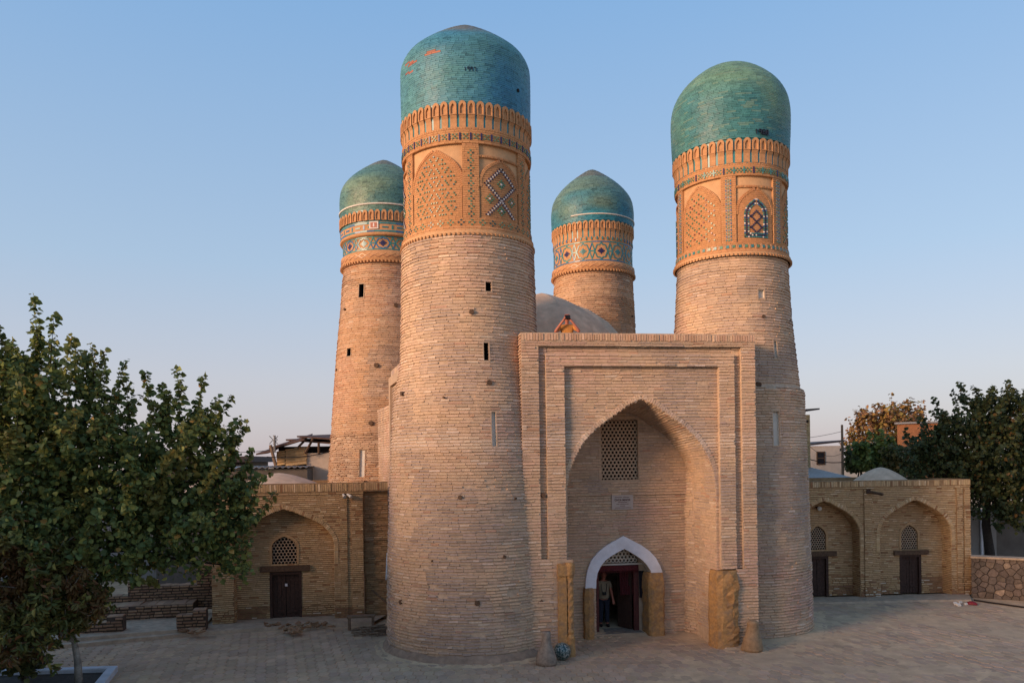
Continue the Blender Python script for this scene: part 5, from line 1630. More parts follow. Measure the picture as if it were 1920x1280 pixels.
# loose sticks, bricks
def scatter_bricks(label, group, pts, cf, sz=(.12, .055, .03)):
    m0 = MB(); m0.box((0, 0, 0), (sz[0], 0, 0), (0, sz[1], 0), (0, 0, sz[2]))
    me = m0.mesh('loose_brick', 'brick_one')
    for (px, py, z, s) in pts:
        p = GP(px, py, z)
        o = bpy.data.objects.new('loose_brick', me); link(o)
        o.matrix_basis = Matrix.Translation((p[0], p[1], z + .02 * s)) @ Matrix.Rotation(rng.uniform(0, 6.3), 4, 'Z') @ Matrix.Rotation(rng.uniform(-.5, .5), 4, 'X') @ Matrix.Rotation(rng.uniform(-.4, .4), 4, 'Y') @ Matrix.Scale(s, 4)
        o.color = (*map(float, cf()), 1)
        tag(o, label, 'brick', group)
cfb = lambda: jitter(lerp(C(160, 128, 98), C(130, 96, 72), rng.random()), .15)
scatter_bricks('loose brick in the rubble below the padlocked door', 'loose bricks below the padlocked door',
    [(rng.uniform(478, 632), 1168 + rng.uniform(0, 8), .13, rng.uniform(.6, 1.0)) for _ in range(26)] + [(rng.gauss(555, 9), 1180 + rng.uniform(-4, 6), rng.choice([.13, .17, .2]), rng.uniform(.7, 1.1)) for _ in range(16)], cfb)
scatter_bricks('loose brick on the step by the ruined stubs', 'loose bricks on the step', [(rng.uniform(338, 386), 1178 + rng.uniform(0, 9), .2, rng.uniform(.6, 1.0)) for _ in range(12)], cfb)
st = thing('stick_pile', 'heap of dry sticks and straw in front of the bench', 'sticks', tuple(GP(685, 1190)))
for i in range(40):
    p = GP(rng.gauss(685, 14), 1188 + rng.uniform(-6, 6)); a = rng.gauss(0, .5); L = rng.uniform(.25, .6)
    h = max(.03, .22 - abs(p[0] - GP(685, 1190)[0]) * .35) * rng.random() + .03
    m = MB(); d = np.array([math.cos(a), math.sin(a), rng.uniform(-.2, .2)]) * L
    m.tube([(p[0], p[1], h), (p[0] + d[0] / 2, p[1] + d[1] / 2, h + d[2] / 2 + rng.uniform(-.03, .03)), (p[0] + d[0], p[1] + d[1], max(.02, h + d[2]))], rng.uniform(.012, .03), 5); m.build('stick', 'wood_plank', st)
pr = MB(); a_, b_ = LW.pt(*LW.uz(684, 1093, -.2), -.2), LW.pt(*LW.uz(726, 1131, -.1), -.1); pr.tube([a_, b_], .03, 6)
tag(pr.build('leaning_pole', 'wood_plank'), 'slanting wooden pole in the eroded bay beside the bench', 'pole')
pr = MB(); u_, z_ = LW.uz(683, 1075, .05); pr.tube([LW.pt(u_, 0.0, .08), LW.pt(u_, z_, .08)], .018, 6)
tag(pr.build('upright_rod', 'wood_plank'), 'thin upright rod at the corner of the wing above the bench', 'rod')
# litter
rd = GP(1822, 1133)
M['red_bag'] = material('red_plastic', base=C(120, 24, 34), rough=.45, noise_amt=.3, bump=.6, bump_scale=14, spec=.4)
lathe_thing('plastic_bag', 'crumpled red plastic bag at the right wing corner', 'bag', (rd[0], rd[1], 0.0), [(.13, 0), (.17, .03), (.13, .09), (.07, .12), (.02, .13)], 'red_bag', 11, wob=.2, seed=5, smooth=False)
for k in range(9):
    p = GP(rng.uniform(1786, 1815), rng.uniform(1130, 1136)); s = rng.uniform(.03, .08)
    m = MB(); m.box((p[0], p[1], s * .3 + .02), (s, .02 * rng.random(), 0), (0, s * .6, .02), (.01, 0, s * .3)); tag(m.build('rubbish_scrap', 'cream'), 'pale scrap of rubbish beside the red bag', 'rubbish', 'pale scraps beside the red bag')
hs = MB(); hs.tube([GP(px, py, .04) for px, py in ((1826, 1124), (1850, 1128), (1880, 1132), (1915, 1137), (1940, 1140))], .03, 6)
tag(hs.build('hose', 'dark'), 'dark hose lying along the rubble wall', 'hose')
# lamps and spouts on the wings
fl = thing('floodlight', 'pair of small white spotlights under the left wing parapet', 'lamp', tuple(LW.pt(*LW.uz(646, 930, .1), .1)))
u_, z_ = LW.uz(647, 929, .15)
for s_ in (-.07, .07):
    m = MB(); m.tube([LW.pt(u_ + s_, z_ + .05, .1), LW.pt(u_ + s_ * 1.6 + .1, z_ - .04, .24)], [.03, .06], 10); m.build('lamp_head', 'cream', fl)
m = MB(); m.pbox(LW, u_ - .1, u_ + .1, z_ + .05, z_ + .08, .0, .1); m.build('bracket', 'wood', fl)
sp_ = thing('roof_spout', 'wooden rain spout jutting from the right wing', 'spout', tuple(RW.pt(*RW.uz(1628, 922), .1)))
u_, z_ = RW.uz(1627, 921)
m = MB(); m.tube([RW.pt(u_, z_, -.05), RW.pt(u_ + .28, z_ - .09, .55)], [.06, .05], 8); m.build('trough', 'wood_beam', sp_)
m = MB(); m.pbox(RW, u_ - .09, u_ + .06, z_ - .08, z_ + .08, .0, .1); m.build('mounting_block', 'wood', sp_)
u_, z_ = RW.uz(1537, 953, -.4)
lp = thing('bulkhead_lamp', 'round lamp high in the half-hidden niche of the right wing', 'lamp', tuple(RW.pt(u_, z_, -.5)))
m = MB(); c_ = RW.pt(u_, z_, -.42); m.lathe(c_[0], c_[1], [(.01, z_ - .09), (.07, z_ - .06), (.09, z_), (.07, z_ + .06), (.01, z_ + .09)], 12); m.build('globe', 'cream', lp, smooth=True)
m = MB(); m.pbox(RW, u_ - .1, u_ + .02, z_ + .02, z_ + .08, -.56, -.42); m.build('arm', 'wood', lp)
wp = MB(); wp.tube([PT(724.5, 1086, 23.0), PT(726.5, 1036, 23.0)], .03, 6)
tag(wp.build('white_pipe', 'white'), 'short white pipe against the flank of the near tower', 'pipe')

# hanging textiles in the doorway
M['rug'] = material('woven_rug', base=C(86, 34, 36), rough=.95, noise_scale=24, noise_amt=.6, bump=.3, bump_scale=60)
M['cloth_dark'] = material('dark_cloth', base=C(34, 28, 34), rough=.95, noise_scale=20, noise_amt=.5, bump=.3, bump_scale=40)
def cloth(name, label, pl, u0, u1, z0, z1, off, mat, folds=5, amp=.03, fringe=False):
    m = MB(); n = 24; k = 6
    vs = [pl.pt(lerp(u0, u1, i / n), lerp(z1, z0, j / k), off + amp * math.sin(i / n * folds * 6.28 + j * .4) + .006 * j) for j in range(k + 1) for i in range(n + 1)]
    vs2 = [np.asarray(v) - pl.N * .015 for v in vs]
    fs = [(j * (n + 1) + i, j * (n + 1) + i + 1, (j + 1) * (n + 1) + i + 1, (j + 1) * (n + 1) + i) for j in range(k) for i in range(n)]
    m.add(vs, fs); m.add(vs2, fs)
    if fringe:
        for i in range(n * 2):
            u = lerp(u0, u1, (i + .5) / (n * 2)); m.pbox(pl, u - .006, u + .006, z0 - rng.uniform(.05, .09), z0, off - .005, off + .008)
    o = m.build(name, mat); return tag(o, label, 'textile')
tzt = dz(1150, 1060)[1]
cloth('door_valance', 'dark red fringed textile hung across the top of the doorway', DP, dz(1119, 1062)[0], dz(1196, 1062)[0], dz(1150, 1069)[1], tzt, .04, 'rug', 4, .012, True)
cloth('hanging_robe', 'striped dark robe hanging inside the doorway', DP, dz(1165, 1090)[0], dz(1189, 1090)[0], dz(1175, 1116)[1], dz(1175, 1070)[1], -.2, 'rug', 5, .035)
cloth('hanging_bag', 'dark embroidered cloth hanging right of the door frame', DP, dz(1197, 1090)[0], dz(1207, 1090)[0], dz(1200, 1119)[1], dz(1200, 1069)[1], .06, 'cloth_dark', 2, .015)
cloth('hanging_scarf', 'dark cloth hanging left of the door frame', DP, dz(1111, 1100)[0], dz(1117, 1100)[0], dz(1113, 1126)[1], dz(1113, 1098)[1], .05, 'cloth_dark', 1, .01)

# ------------------------------------------------------------------ people
def skin_mesh(name, joints, edges, root_i=0, sub=2):
    me = bpy.data.meshes.new(name)
    me.from_pydata([j[:3] for j in joints], edges, [])
    o = bpy.data.objects.new('tmp', me); col.objects.link(o)
    o.modifiers.new('s', 'SKIN')
    for i, j in enumerate(joints):
        d = me.skin_vertices[0].data[i]
        d.radius = (j[3], j[4] if len(j) > 4 else j[3]); d.use_root = (i == root_i)
    ss = o.modifiers.new('u', 'SUBSURF'); ss.levels = sub; ss.render_levels = sub
    bpy.context.view_layer.update()
    out = bpy.data.meshes.new_from_object(o.evaluated_get(bpy.context.evaluated_depsgraph_get()))
    bpy.data.objects.remove(o)
    out.name = name; out.shade_smooth()
    return out
def person(label, loc, rotz, arms, skin, trousers, top, cap=None, hair=None, scale=1.0, lean=0.0):
    """standing figure; local -Y is forward; arms: {side: (elbow, wrist)}"""
    t = bpy.data.objects.new('person', None); t.location = loc; t.rotation_euler = (0, 0, rotz); t.scale = (scale,) * 3; col.objects.link(t)
    tag(t, label, 'person')
    def child(name, me, mat):
        me.materials.clear(); me.materials.append(mat)
        o = bpy.data.objects.new(name, me); col.objects.link(o); o.parent = t; return o
    ly = -lean
    J = [(0, 0, .95, .15, .11), (0, ly * .4, 1.15, .14, .10), (0, ly * .8, 1.36, .165, .105), (0, ly, 1.47, .055), (0, ly * 1.1 - .01, 1.53, .052), (0, ly * 1.2 - .02, 1.60, .078, .09), (0, ly * 1.2 - .02, 1.68, .082, .095), (0, ly * 1.2 - .01, 1.74, .05, .06)]
    E = [(0, 1), (1, 2), (2, 3), (3, 4), (4, 5), (5, 6), (6, 7)]
    for s in (-1, 1):
        b = len(J)
        el, wr = arms[s]
        J += [(s * .17, ly * .85, 1.40, .062), (*el, .046), (*wr, .032)]
        d = Vector(wr) - Vector(el); d.normalize()
        h1 = Vector(wr) + d * .05; h2 = Vector(wr) + d * .10
        J += [(*h1, .038, .026), (*h2, .034, .02)]
        E += [(2, b), (b, b + 1), (b + 1, b + 2), (b + 2, b + 3), (b + 3, b + 4)]
        k = b + 4
        px_ = d.cross(Vector((0, 1, .2))); px_.normalize()
        for f in range(4):
            off = px_ * ((f - 1.5) * .017)
            q0 = h2 + off + d * .03; q1_ = q0 + d * (.035 - abs(f - 1.4) * .006) + Vector((0, -.006, 0))
            J += [(*q0, .009), (*q1_, .008)]; E += [(k, len(J) - 2), (len(J) - 2, len(J) - 1)]
        th0 = h1 + px_ * (.04 * (1 if s > 0 else -1)) + d * .02; J += [(*th0, .011), (*(th0 + d * .035), .009)]; E += [(b + 3, len(J) - 2), (len(J) - 2, len(J) - 1)]
        g_ = len(J)
        J += [(s * .09, 0, .88, .098), (s * .10, -.01, .48, .062), (s * .105, .02, .10, .042), (s * .115, -.10, .035, .04, .03), (s * .12, -.16, .03, .035, .022)]
        E += [(0, g_), (g_, g_ + 1), (g_ + 1, g_ + 2), (g_ + 2, g_ + 3), (g_ + 3, g_ + 4)]
    body = child('body', skin_mesh('body', J, E), skin)
    # face: nose, brow, ears
    hy = ly * 1.2 - .02
    f = MB(); f.box((0, hy - .098, 1.635), (.012, 0, 0), (0, .02, .004), (0, .003, .022)); child('nose', f.mesh('nose'), skin)
    for s in (-1, 1):
        f = MB(); f.box((s * .083, hy + .01, 1.64), (.01, 0, 0), (0, .018, 0), (0, 0, .03)); child('ear', f.mesh('ear'), skin)
    for s in (-1, 1):
        e = MB(); e.box((s * .032, hy - .088, 1.665), (.014, 0, 0), (0, .006, 0), (0, 0, .006)); child('eye', e.mesh('eye'), M['dark'])
    e = MB(); e.box((0, hy - .088, 1.59), (.024, 0, 0), (0, .006, 0), (0, 0, .004)); child('mouth', e.mesh('mouth'), M['dark'])
    # clothes as slightly larger shells
    TJ = [(0, .0, .96, .165, .125)]; TE = []
    for s in (-1, 1):
        b = len(TJ); TJ += [(s * .092, 0, .86, .118), (s * .10, -.005, .48, .085), (s * .105, .015, .10, .075)]; TE += [(0, b), (b, b + 1), (b + 1, b + 2)]
    child('trousers', skin_mesh('trousers', TJ, TE), trousers)
    SJ = [(0, 0, .86, .20, .16), (0, 0, .96, .20, .16), (0, ly * .4, 1.15, .19, .15), (0, ly * .8, 1.36, .20, .145), (0, ly * .9, 1.44, .09, .08)]; SE = [(0, 1), (1, 2), (2, 3), (3, 4)]
    for s in (-1, 1):
        el = Vector(arms[s][0]); sh = Vector((s * .175, ly * .85, 1.40)); mid = sh.lerp(el, .75)
        b = len(SJ); SJ += [(*sh, .078), (*mid, .066)]; SE += [(3, b), (b, b + 1)]
    child('shirt', skin_mesh('shirt', SJ, SE), top)
    for s in (-1, 1): child('shoe', skin_mesh('shoe', [(s * .107, .02, .06, .055), (s * .118, -.12, .04, .05, .04), (s * .122, -.19, .035, .04, .03)], [(0, 1), (1, 2)]), M['dark'])
    if cap:
        HJ = [(0, hy + .005, 1.70, .092, .105), (0, hy + .0, 1.755, .07, .08)]; child('cap', skin_mesh('cap', HJ, [(0, 1)]), cap)
        b = MB(); b.box((0, hy - .13, 1.70), (.07, 0, 0), (0, .05, -.01), (0, 0, .006)); child('cap_brim', b.mesh('brim'), cap)
    if hair:
        HJ = [(0, hy + .035, 1.66, .088, .085), (0, hy + .015, 1.735, .078, .085)]; child('hair', skin_mesh('hair', HJ, [(0, 1)]), hair)
    return t, hy
skinM = material('skin', base=C(176, 108, 88), rough=.6, noise_scale=12, noise_amt=.08, bump=0)
capM = material('cap_cloth', base=C(186, 108, 96), rough=.9, noise_amt=.1, bump=.1)
topM = material('amber_shirt', base=C(178, 120, 62), rough=.9, noise_amt=.15, bump=.2)
darkT = material('dark_trousers', base=C(40, 42, 54), rough=.9, noise_amt=.2, bump=.2)
vestM = material('beige_vest', base=C(150, 132, 110), rough=.9, noise_amt=.15, bump=.3)
hairM = material('dark_hair', base=C(36, 30, 28), rough=.7, noise_amt=.3, bump=.4)
blackM = material('black_plastic', base=C(20, 20, 22), rough=.4, noise_amt=.1, bump=0)
uR_, _ = PL.uz(1063, 600, -1.0)
pR = PL.pt(uR_, 8.0, -1.0)
pt1, hy1 = person('person in amber shirt and pink cap photographing from the roof behind the parapet', (pR[0], pR[1], 7.88), math.radians(-3),
       {-1: ((-.36, -.20, 1.22), (-.13, -.28, 1.52)), 1: ((.36, -.20, 1.22), (.13, -.28, 1.52))}, skinM, darkT, topM, cap=capM, lean=.06)
cmr = thing('photo_camera', 'black camera held to the face of the person on the roof', 'camera', (pR[0], pR[1] - .33, 9.45))
m = MB(); m.abox(pR[0] - .07, pR[0] + .07, pR[1] - .36, pR[1] - .27, 9.45, 9.55); m.build('camera_body', blackM, cmr)
m = MB(); m.tube([(pR[0] + .015, pR[1] - .35, 9.50), (pR[0] + .015, pR[1] - .47, 9.50)], [.045, .05], 12); m.build('lens', blackM, cmr)
uD, _ = DP.uz(1132, 1120, -.8)
pD = DP.pt(uD, .1, -.8)
pt2, hy2 = person('person in beige vest and dark trousers standing inside the doorway', (pD[0], pD[1], .1), PANG * .5,
       {-1: ((-.25, .02, 1.13), (-.27, -.10, .88)), 1: ((.25, .02, 1.13), (.28, -.08, .87))}, skinM, darkT, vestM, hair=hairM)
cm2 = thing('photo_camera', 'camera hanging on a strap at the doorway person\'s belly', 'camera', (pD[0], pD[1] - .2, 1.1))
m = MB(); m.abox(pD[0] - .06, pD[0] + .06, pD[1] - .24, pD[1] - .16, 1.13, 1.22); m.tube([(pD[0], pD[1] - .24, 1.175), (pD[0], pD[1] - .30, 1.175)], .035, 10); m.build('camera_body', blackM, cm2)
m = MB()
for s in (-1, 1): m.tube([(pD[0] + s * .06, pD[1] - .17, 1.2), (pD[0] + s * .09, pD[1] - .14, 1.42), (pD[0] + s * .05, pD[1] + .02, 1.57)], .01, 5)
m.build('strap', blackM, cm2)

# ------------------------------------------------------------------ rubble wall at the right edge
w1, w2 = GP(1822, 1119), GP(1925, 1126)
SWP = Plane(w1[0], w1[1], math.atan2(w2[1] - w1[1], w2[0] - w1[0]))
swl = 5.2
swt = SWP.z(1860, 1047)
sw = thing('rubble_wall', 'low wall of irregular fieldstones at the right edge', 'wall', tuple(SWP.pt(1.2, 0, 0)))
def clip(poly, a, b):                                # keep the side of the bisector that is nearer to a
    m = .5 * (a + b); n = b - a; out = []
    for i in range(len(poly)):
        p, q_ = poly[i], poly[(i + 1) % len(poly)]
        dp_, dq = np.dot(p - m, n), np.dot(q_ - m, n)
        if dp_ <= 0: out.append(p)
        if dp_ * dq < 0: out.append(p + (q_ - p) * dp_ / (dp_ - dq))
    return out
r_ = random.Random(11)
seeds = []
for _ in range(4000):
    p = np.array([r_.uniform(.02, swl - .05), r_.uniform(.02, swt - .02)])
    if all(np.linalg.norm((p - s) * np.array([1, 1.25])) > r_.uniform(.15, .3) for s in seeds): seeds.append(p)
stoneM = material('fieldstone', source='object', rough=.9, noise_scale=9, noise_amt=.3, bump=.6, bump_scale=24)
for i, s in enumerate(seeds):
    poly = [np.array(v) for v in ((0, 0), (swl, 0), (swl, swt), (0, swt))]
    for j, t in enumerate(seeds):
        if i != j and np.linalg.norm(s - t) < .9: poly = clip(poly, s, t)
        if not poly: break
    if len(poly) < 3: continue
    c = sum(poly) / len(poly)
    size = max(np.linalg.norm(p - c) for p in poly)
    k = 1 - .016 / size
    pr_ = r_.uniform(.03, .06)
    outer = [c + (p - c) * k for p in poly]; inner = [c + (p - c) * k * .93 + np.array([r_.uniform(-.008, .008), r_.uniform(-.008, .008)]) for p in poly]
    n = len(poly)
    m = MB()
    vs = [SWP.pt(p[0], p[1], -.05) for p in outer] + [SWP.pt(p[0], p[1], pr_ - .014) for p in outer] + [SWP.pt(p[0], p[1], pr_ + r_.uniform(-.006, .006)) for p in inner]
    fs = [(a, (a + 1) % n, n + (a + 1) % n, n + a) for a in range(n)] + [(n + a, n + (a + 1) % n, 2 * n + (a + 1) % n, 2 * n + a) for a in range(n)] + [tuple(2 * n + a for a in range(n))]
    m.add(vs, fs)
    o = m.build('stone', stoneM, sw)
    t = r_.random()
    o.color = (*map(float, jitter(lerp(C(92, 80, 72), C(114, 98, 86), t) if r_.random() > .07 else C(146, 126, 108), .12)), 1)
m = MB(); m.pbox(SWP, 0, swl, -.1, swt, -.45, .0); m.build('bedding', 'dark_bed', sw)
m = MB(); m.pbox(SWP, -.02, swl, swt, swt + .07, -.48, .09); m.build('coping', 'concrete', sw)

# ------------------------------------------------------------------ foliage
LEAFMATS = {}
def leaf_material(name, trans=.32):
    m, n, l, p = nodes_of(name)
    a = nnode(n, 'ShaderNodeAttribute', attribute_name='col')
    l.new(a.outputs['Color'], p.inputs['Base Color'])
    p.inputs['Roughness'].default_value = .55
    p.inputs['Specular IOR Level'].default_value = .3
    tr = n.new('ShaderNodeBsdfTranslucent'); l.new(a.outputs['Color'], tr.inputs['Color'])
    mx = n.new('ShaderNodeMixShader'); mx.inputs[0].default_value = trans
    l.new(p.outputs[0], mx.inputs[1]); l.new(tr.outputs[0], mx.inputs[2]); l.new(mx.outputs[0], n['Material Output'].inputs['Surface'])
    return m
leafM = leaf_material('leaf')
nrg = np.random.default_rng(5)
def norm(a):
    return a / (np.linalg.norm(a, axis=-1, keepdims=True) + 1e-9)
def leaves(name, P, D, size, colr, parent, width=.42, curl=.15):
    n = len(P)
    P, D = np.asarray(P), norm(np.asarray(D))
    rnd = nrg.normal(size=(n, 3))
    S = norm(np.cross(D, rnd)); U = np.cross(S, D)
    sz = np.asarray(size)[:, None]
    v = np.empty((n, 6, 3))
    v[:, 0] = P
    v[:, 1] = P + sz * (D * .35 + S * width + U * curl * .6)
    v[:, 2] = P + sz * (D * .72 + S * width * .72 + U * curl * .3)
    v[:, 3] = P + sz * (D * 1.0 - U * curl)
    v[:, 4] = P + sz * (D * .72 - S * width * .72 + U * curl * .3)
    v[:, 5] = P + sz * (D * .35 - S * width + U * curl * .6)
    f = np.array([[0, 1, 2, 3], [0, 3, 4, 5]])
    F_ = (f[None] + 6 * np.arange(n)[:, None, None]).reshape(-1)
    me = bpy.data.meshes.new(name)
    me.vertices.add(n * 6); me.vertices.foreach_set('co', v.ravel())
    me.loops.add(n * 8); me.loops.foreach_set('vertex_index', F_)
    me.polygons.add(n * 2); me.polygons.foreach_set('loop_start', np.arange(n * 2) * 4); me.polygons.foreach_set('loop_total', np.full(n * 2, 4))
    me.update(calc_edges=True)
    a = me.attributes.new('col', 'FLOAT_COLOR', 'POINT')
    cc = np.ones((n * 6, 4), dtype=np.float32); cc[:, :3] = np.repeat(np.asarray(colr), 6, axis=0); a.data.foreach_set('color', cc.ravel())
    me.materials.append(leafM); me.shade_smooth()
    o = bpy.data.objects.new(name, me); link(o, parent)
    o['kind'] = 'stuff'
    return o
def lobe_pts(lobes, n):                              # lobes (px, py, r px, d): points spread through ball-shaped lobes
    w = np.array([l[2] ** 2.2 for l in lobes]); idx = nrg.choice(len(lobes), n, p=w / w.sum())
    q_ = norm(nrg.normal(size=(n, 3))) * (nrg.random((n, 1)) ** .45)
    cen = np.array([PT(l[0], l[1], l[3]) for l in lobes]); rad = np.array([l[2] * l[3] / F for l in lobes])
    return cen[idx] + q_ * rad[idx][:, None] * np.array([1, .9, 1]), q_, idx
def shoot_tree(name, label, trunk, limbs_to, lobes, n_shoots, per, leaf, shoot_len, fill, palette, up=.9, extra=(), bark='bark', width=.42, tone_patch=None, cat='tree', droop=.5, curl=.15, group=None, bright=2.0):
    t = thing(name, label, cat, tuple(trunk[0][:3]), group)
    tb = MB(); tb.tube([p[:3] for p in trunk], [p[3] for p in trunk], 10); tb.build('trunk', bark, t, smooth=True)
    top = np.array(trunk[-1][:3])
    br = MB()
    S, Q, idx = lobe_pts(lobes, n_shoots)
    cen = np.array([PT(l[0], l[1], l[3]) for l in lobes])
    for l, c in zip(lobes, cen):
        st_ = np.array(trunk[max(0, len(trunk) - 1 - rng.randrange(2))][:3])
        mid = lerp(st_, c, .5) + np.array([rng.uniform(-.2, .2), rng.uniform(-.2, .2), rng.uniform(0, .3)])
        br.tube([st_, mid, c], [.07, .045, .015], 6)
    D = norm(Q * .8 + np.array([0, 0, up]) + nrg.normal(size=Q.shape) * .22)
    L = shoot_len * nrg.uniform(.45, 1.15, n_shoots)
    S = list(S); D = list(D); L = list(L)
    for (px, py, d, px2, py2) in extra:              # single long shoots that stick out of the crown
        a, b = PT(px, py, d), PT(px2, py2, d); S.append(a); D.append((b - a) / np.linalg.norm(b - a)); L.append(np.linalg.norm(b - a))
    S, D, L = np.array(S), np.array(D), np.array(L)
    P, LD = [], []
    for s, d, l in zip(S, D, L):
        bend = nrg.normal(size=3) * .12
        br.tube([s, s + d * l * .5 + bend * l * .3, s + d * l + bend * l * .6], [.014, .009, .004], 4, cap=False)
        k = max(6, int(per * l / shoot_len))
        tt = np.sort(nrg.random(k)) * 1.02
        pos = s + d * l * tt[:, None] + bend * l * (tt[:, None] ** 2) * .6 + nrg.normal(size=(k, 3)) * .035
        rad = nrg.normal(size=(k, 3)); rad -= (rad @ d)[:, None] * d
        P.append(pos); LD.append(norm(rad) + d * .25 - np.array([0, 0, droop]))
    fp, fq, _ = lobe_pts(lobes, fill)
    P.append(fp); LD.append(nrg.normal(size=(fill, 3)) * .8 + np.array([0, 0, -droop]))
    P, LD = np.concatenate(P), np.concatenate(LD)
    n = len(P)
    pal = np.array(palette[0]); pw2 = np.array(palette[1], float); pw2 /= pw2.sum()
    cl = bright * pal[nrg.choice(len(pal), n, p=pw2)] * nrg.uniform(.7, 1.3, (n, 1))
    if tone_patch is not None:
        for i in range(n):
            k = nz(P[i][0], P[i][1], P[i][2], .9)
            if k > .15: cl[i] = lerp(cl[i], tone_patch, min(.7, (k - .15) * 2.2))
    br.build('branches', bark, t)
    leaves('crown', P, LD, leaf * nrg.uniform(.5, 1.4, n), cl, t, width=width, curl=curl)
    return t
M['bark'] = material('bark', base=C(58, 48, 42), noise_scale=12, noise_amt=.4, bump=.8, bump_scale=24)
M['bark_white'] = material('whitewashed_bark', base=C(150, 142, 132), noise_scale=9, noise_amt=.35, bump=.8, bump_scale=22, blotch=.7, blotch_col=tuple(C(92, 80, 70)), blotch_scale=4)
GRN = [C(68, 76, 40), C(54, 64, 36), C(84, 86, 44), C(98, 100, 52), C(116, 90, 48)]
tr0 = GP(68, 1262)
shoot_tree('broadleaf_tree', 'large dark broadleaf tree filling the left side', [(tr0[0], tr0[1], -.05, .22), (tr0[0] + .05, tr0[1], .8, .17), (tr0[0] + .25, tr0[1] + .1, 1.7, .14), (tr0[0] + .7, tr0[1] + .2, 2.8, .11), (tr0[0] + .9, tr0[1] + .3, 4.2, .08)], None,
    [(70, 760, 85, 19.3), (20, 830, 90, 19.0), (160, 790, 85, 19.8), (110, 880, 105, 19.4), (215, 880, 95, 19.6), (300, 850, 75, 20.2), (355, 830, 60, 20.4), (330, 920, 85, 20.2), (400, 900, 55, 20.6), (440, 920, 34, 20.8), (462, 893, 26, 20.9), (462, 962, 30, 20.9), (445, 985, 40, 20.9),
     (20, 960, 110, 18.9), (130, 990, 110, 19.2), (250, 990, 100, 19.8), (350, 1000, 85, 20.3), (425, 1010, 50, 20.8), (445, 1062, 38, 20.9), (380, 1058, 42, 20.5), (300, 1030, 62, 20.1), (200, 1040, 70, 19.6), (80, 1070, 100, 18.9), (10, 730, 60, 19.2)],
    470, 78, .14, 1.15, 7000, (GRN, [4, 5, 2.5, 1.2, .25]), up=.75,
    extra=[(78, 690, 19.3, 72, 555), (60, 700, 19.3, 66, 628), (150, 740, 19.5, 144, 640), (178, 740, 19.6, 176, 652), (195, 760, 19.7, 190, 664), (215, 780, 19.8, 226, 682), (245, 830, 20, 246, 724), (285, 800, 20.1, 288, 688), (312, 790, 20.2, 314, 724),
           (338, 790, 20.3, 343, 682), (365, 800, 20.4, 384, 700), (390, 830, 20.5, 420, 750), (400, 860, 20.6, 440, 778), (410, 900, 20.7, 450, 815), (430, 930, 20.8, 505, 882), (420, 905, 20.8, 470, 868), (445, 960, 20.9, 490, 965), (20, 720, 19.2, 28, 660), (105, 720, 19.4, 112, 640)],
    tone_patch=C(140, 130, 70), bright=2.7)
tr1 = GP(148, 1284)
shoot_tree('peach_tree', 'smaller narrow-leaved tree with a whitewashed trunk in the tree bed', [(tr1[0], tr1[1], -.05, .10), (tr1[0] - .02, tr1[1], .6, .085), (tr1[0] - .1, tr1[1], 1.1, .07), (tr1[0] - .4, tr1[1] - .05, 1.9, .05)], None,
    [(60, 1085, 60, 18.4), (20, 1050, 60, 18.2), (120, 1110, 50, 18.5), (165, 1130, 42, 18.6), (60, 1160, 65, 18.3), (125, 1165, 38, 18.5), (15, 1150, 60, 18.1), (95, 1025, 40, 18.4), (20, 1205, 45, 18.1), (30, 1000, 40, 18.2)],
    170, 44, .17, .6, 3000, ([C(84, 84, 44), C(70, 74, 40), C(110, 100, 52), C(104, 70, 44)], [4, 4, 2, 1]), up=.35, bark='bark_white', width=.16, droop=.7, curl=.28, tone_patch=C(112, 66, 42))
# low shrub in the bed
tr2 = GP(45, 1275)
shoot_tree('bed_shrub', 'low dark shrub at the corner of the tree bed', [(tr2[0], tr2[1], -.05, .03), (tr2[0], tr2[1], .35, .02)], None, [(30, 1240, 22, 18.7), (50, 1255, 18, 18.7)], 22, 26, .12, .3, 160, ([C(54, 60, 36), C(70, 72, 40)], [1, 1]), cat='shrub')

# ------------------------------------------------------------------ beyond the wings, right side
tr3 = PT(1858, 1045, 33.5)
shoot_tree('garden_tree', 'dark leafy tree with a leaning trunk behind the rubble wall', [(tr3[0], 33.5, -.1, .26), (tr3[0] - .05, 33.5, 1.2, .2), (tr3[0] - .2, 33.5, 2.4, .17), (tr3[0] - .1, 33.5, 3.6, .13), (tr3[0], 33.5, 5.0, .09)], None,
    [(1850, 860, 68, 33.5), (1800, 850, 55, 33), (1905, 850, 70, 33.8), (1760, 880, 40, 32.8), (1740, 850, 30, 32.6), (1830, 800, 50, 33.5), (1880, 790, 48, 33.8), (1920, 790, 45, 34), (1790, 905, 40, 33), (1850, 920, 55, 33.2), (1905, 925, 60, 33.6), (1835, 760, 26, 33.6), (1785, 800, 28, 33), (1940, 870, 60, 34), (1722, 875, 26, 32.5), (1750, 835, 32, 32.7), (1705, 890, 18, 32.4), (1728, 845, 24, 32.5), (1890, 965, 34, 33), (1832, 958, 16, 33)],
    400, 50, .15, .95, 10500, ([C(62, 68, 38), C(50, 58, 34), C(78, 76, 42), C(96, 72, 42)], [4, 5, 1.6, .5]), up=.6, bright=1.7,
    extra=[(1770, 800, 33, 1748, 742), (1800, 790, 33, 1792, 745), (1838, 750, 33.5, 1824, 722), (1850, 760, 33.6, 1868, 730), (1890, 770, 33.8, 1898, 740), (1760, 830, 32.8, 1742, 775), (1915, 770, 34, 1922, 735)])
tr4 = PT(1650, 875, 60)
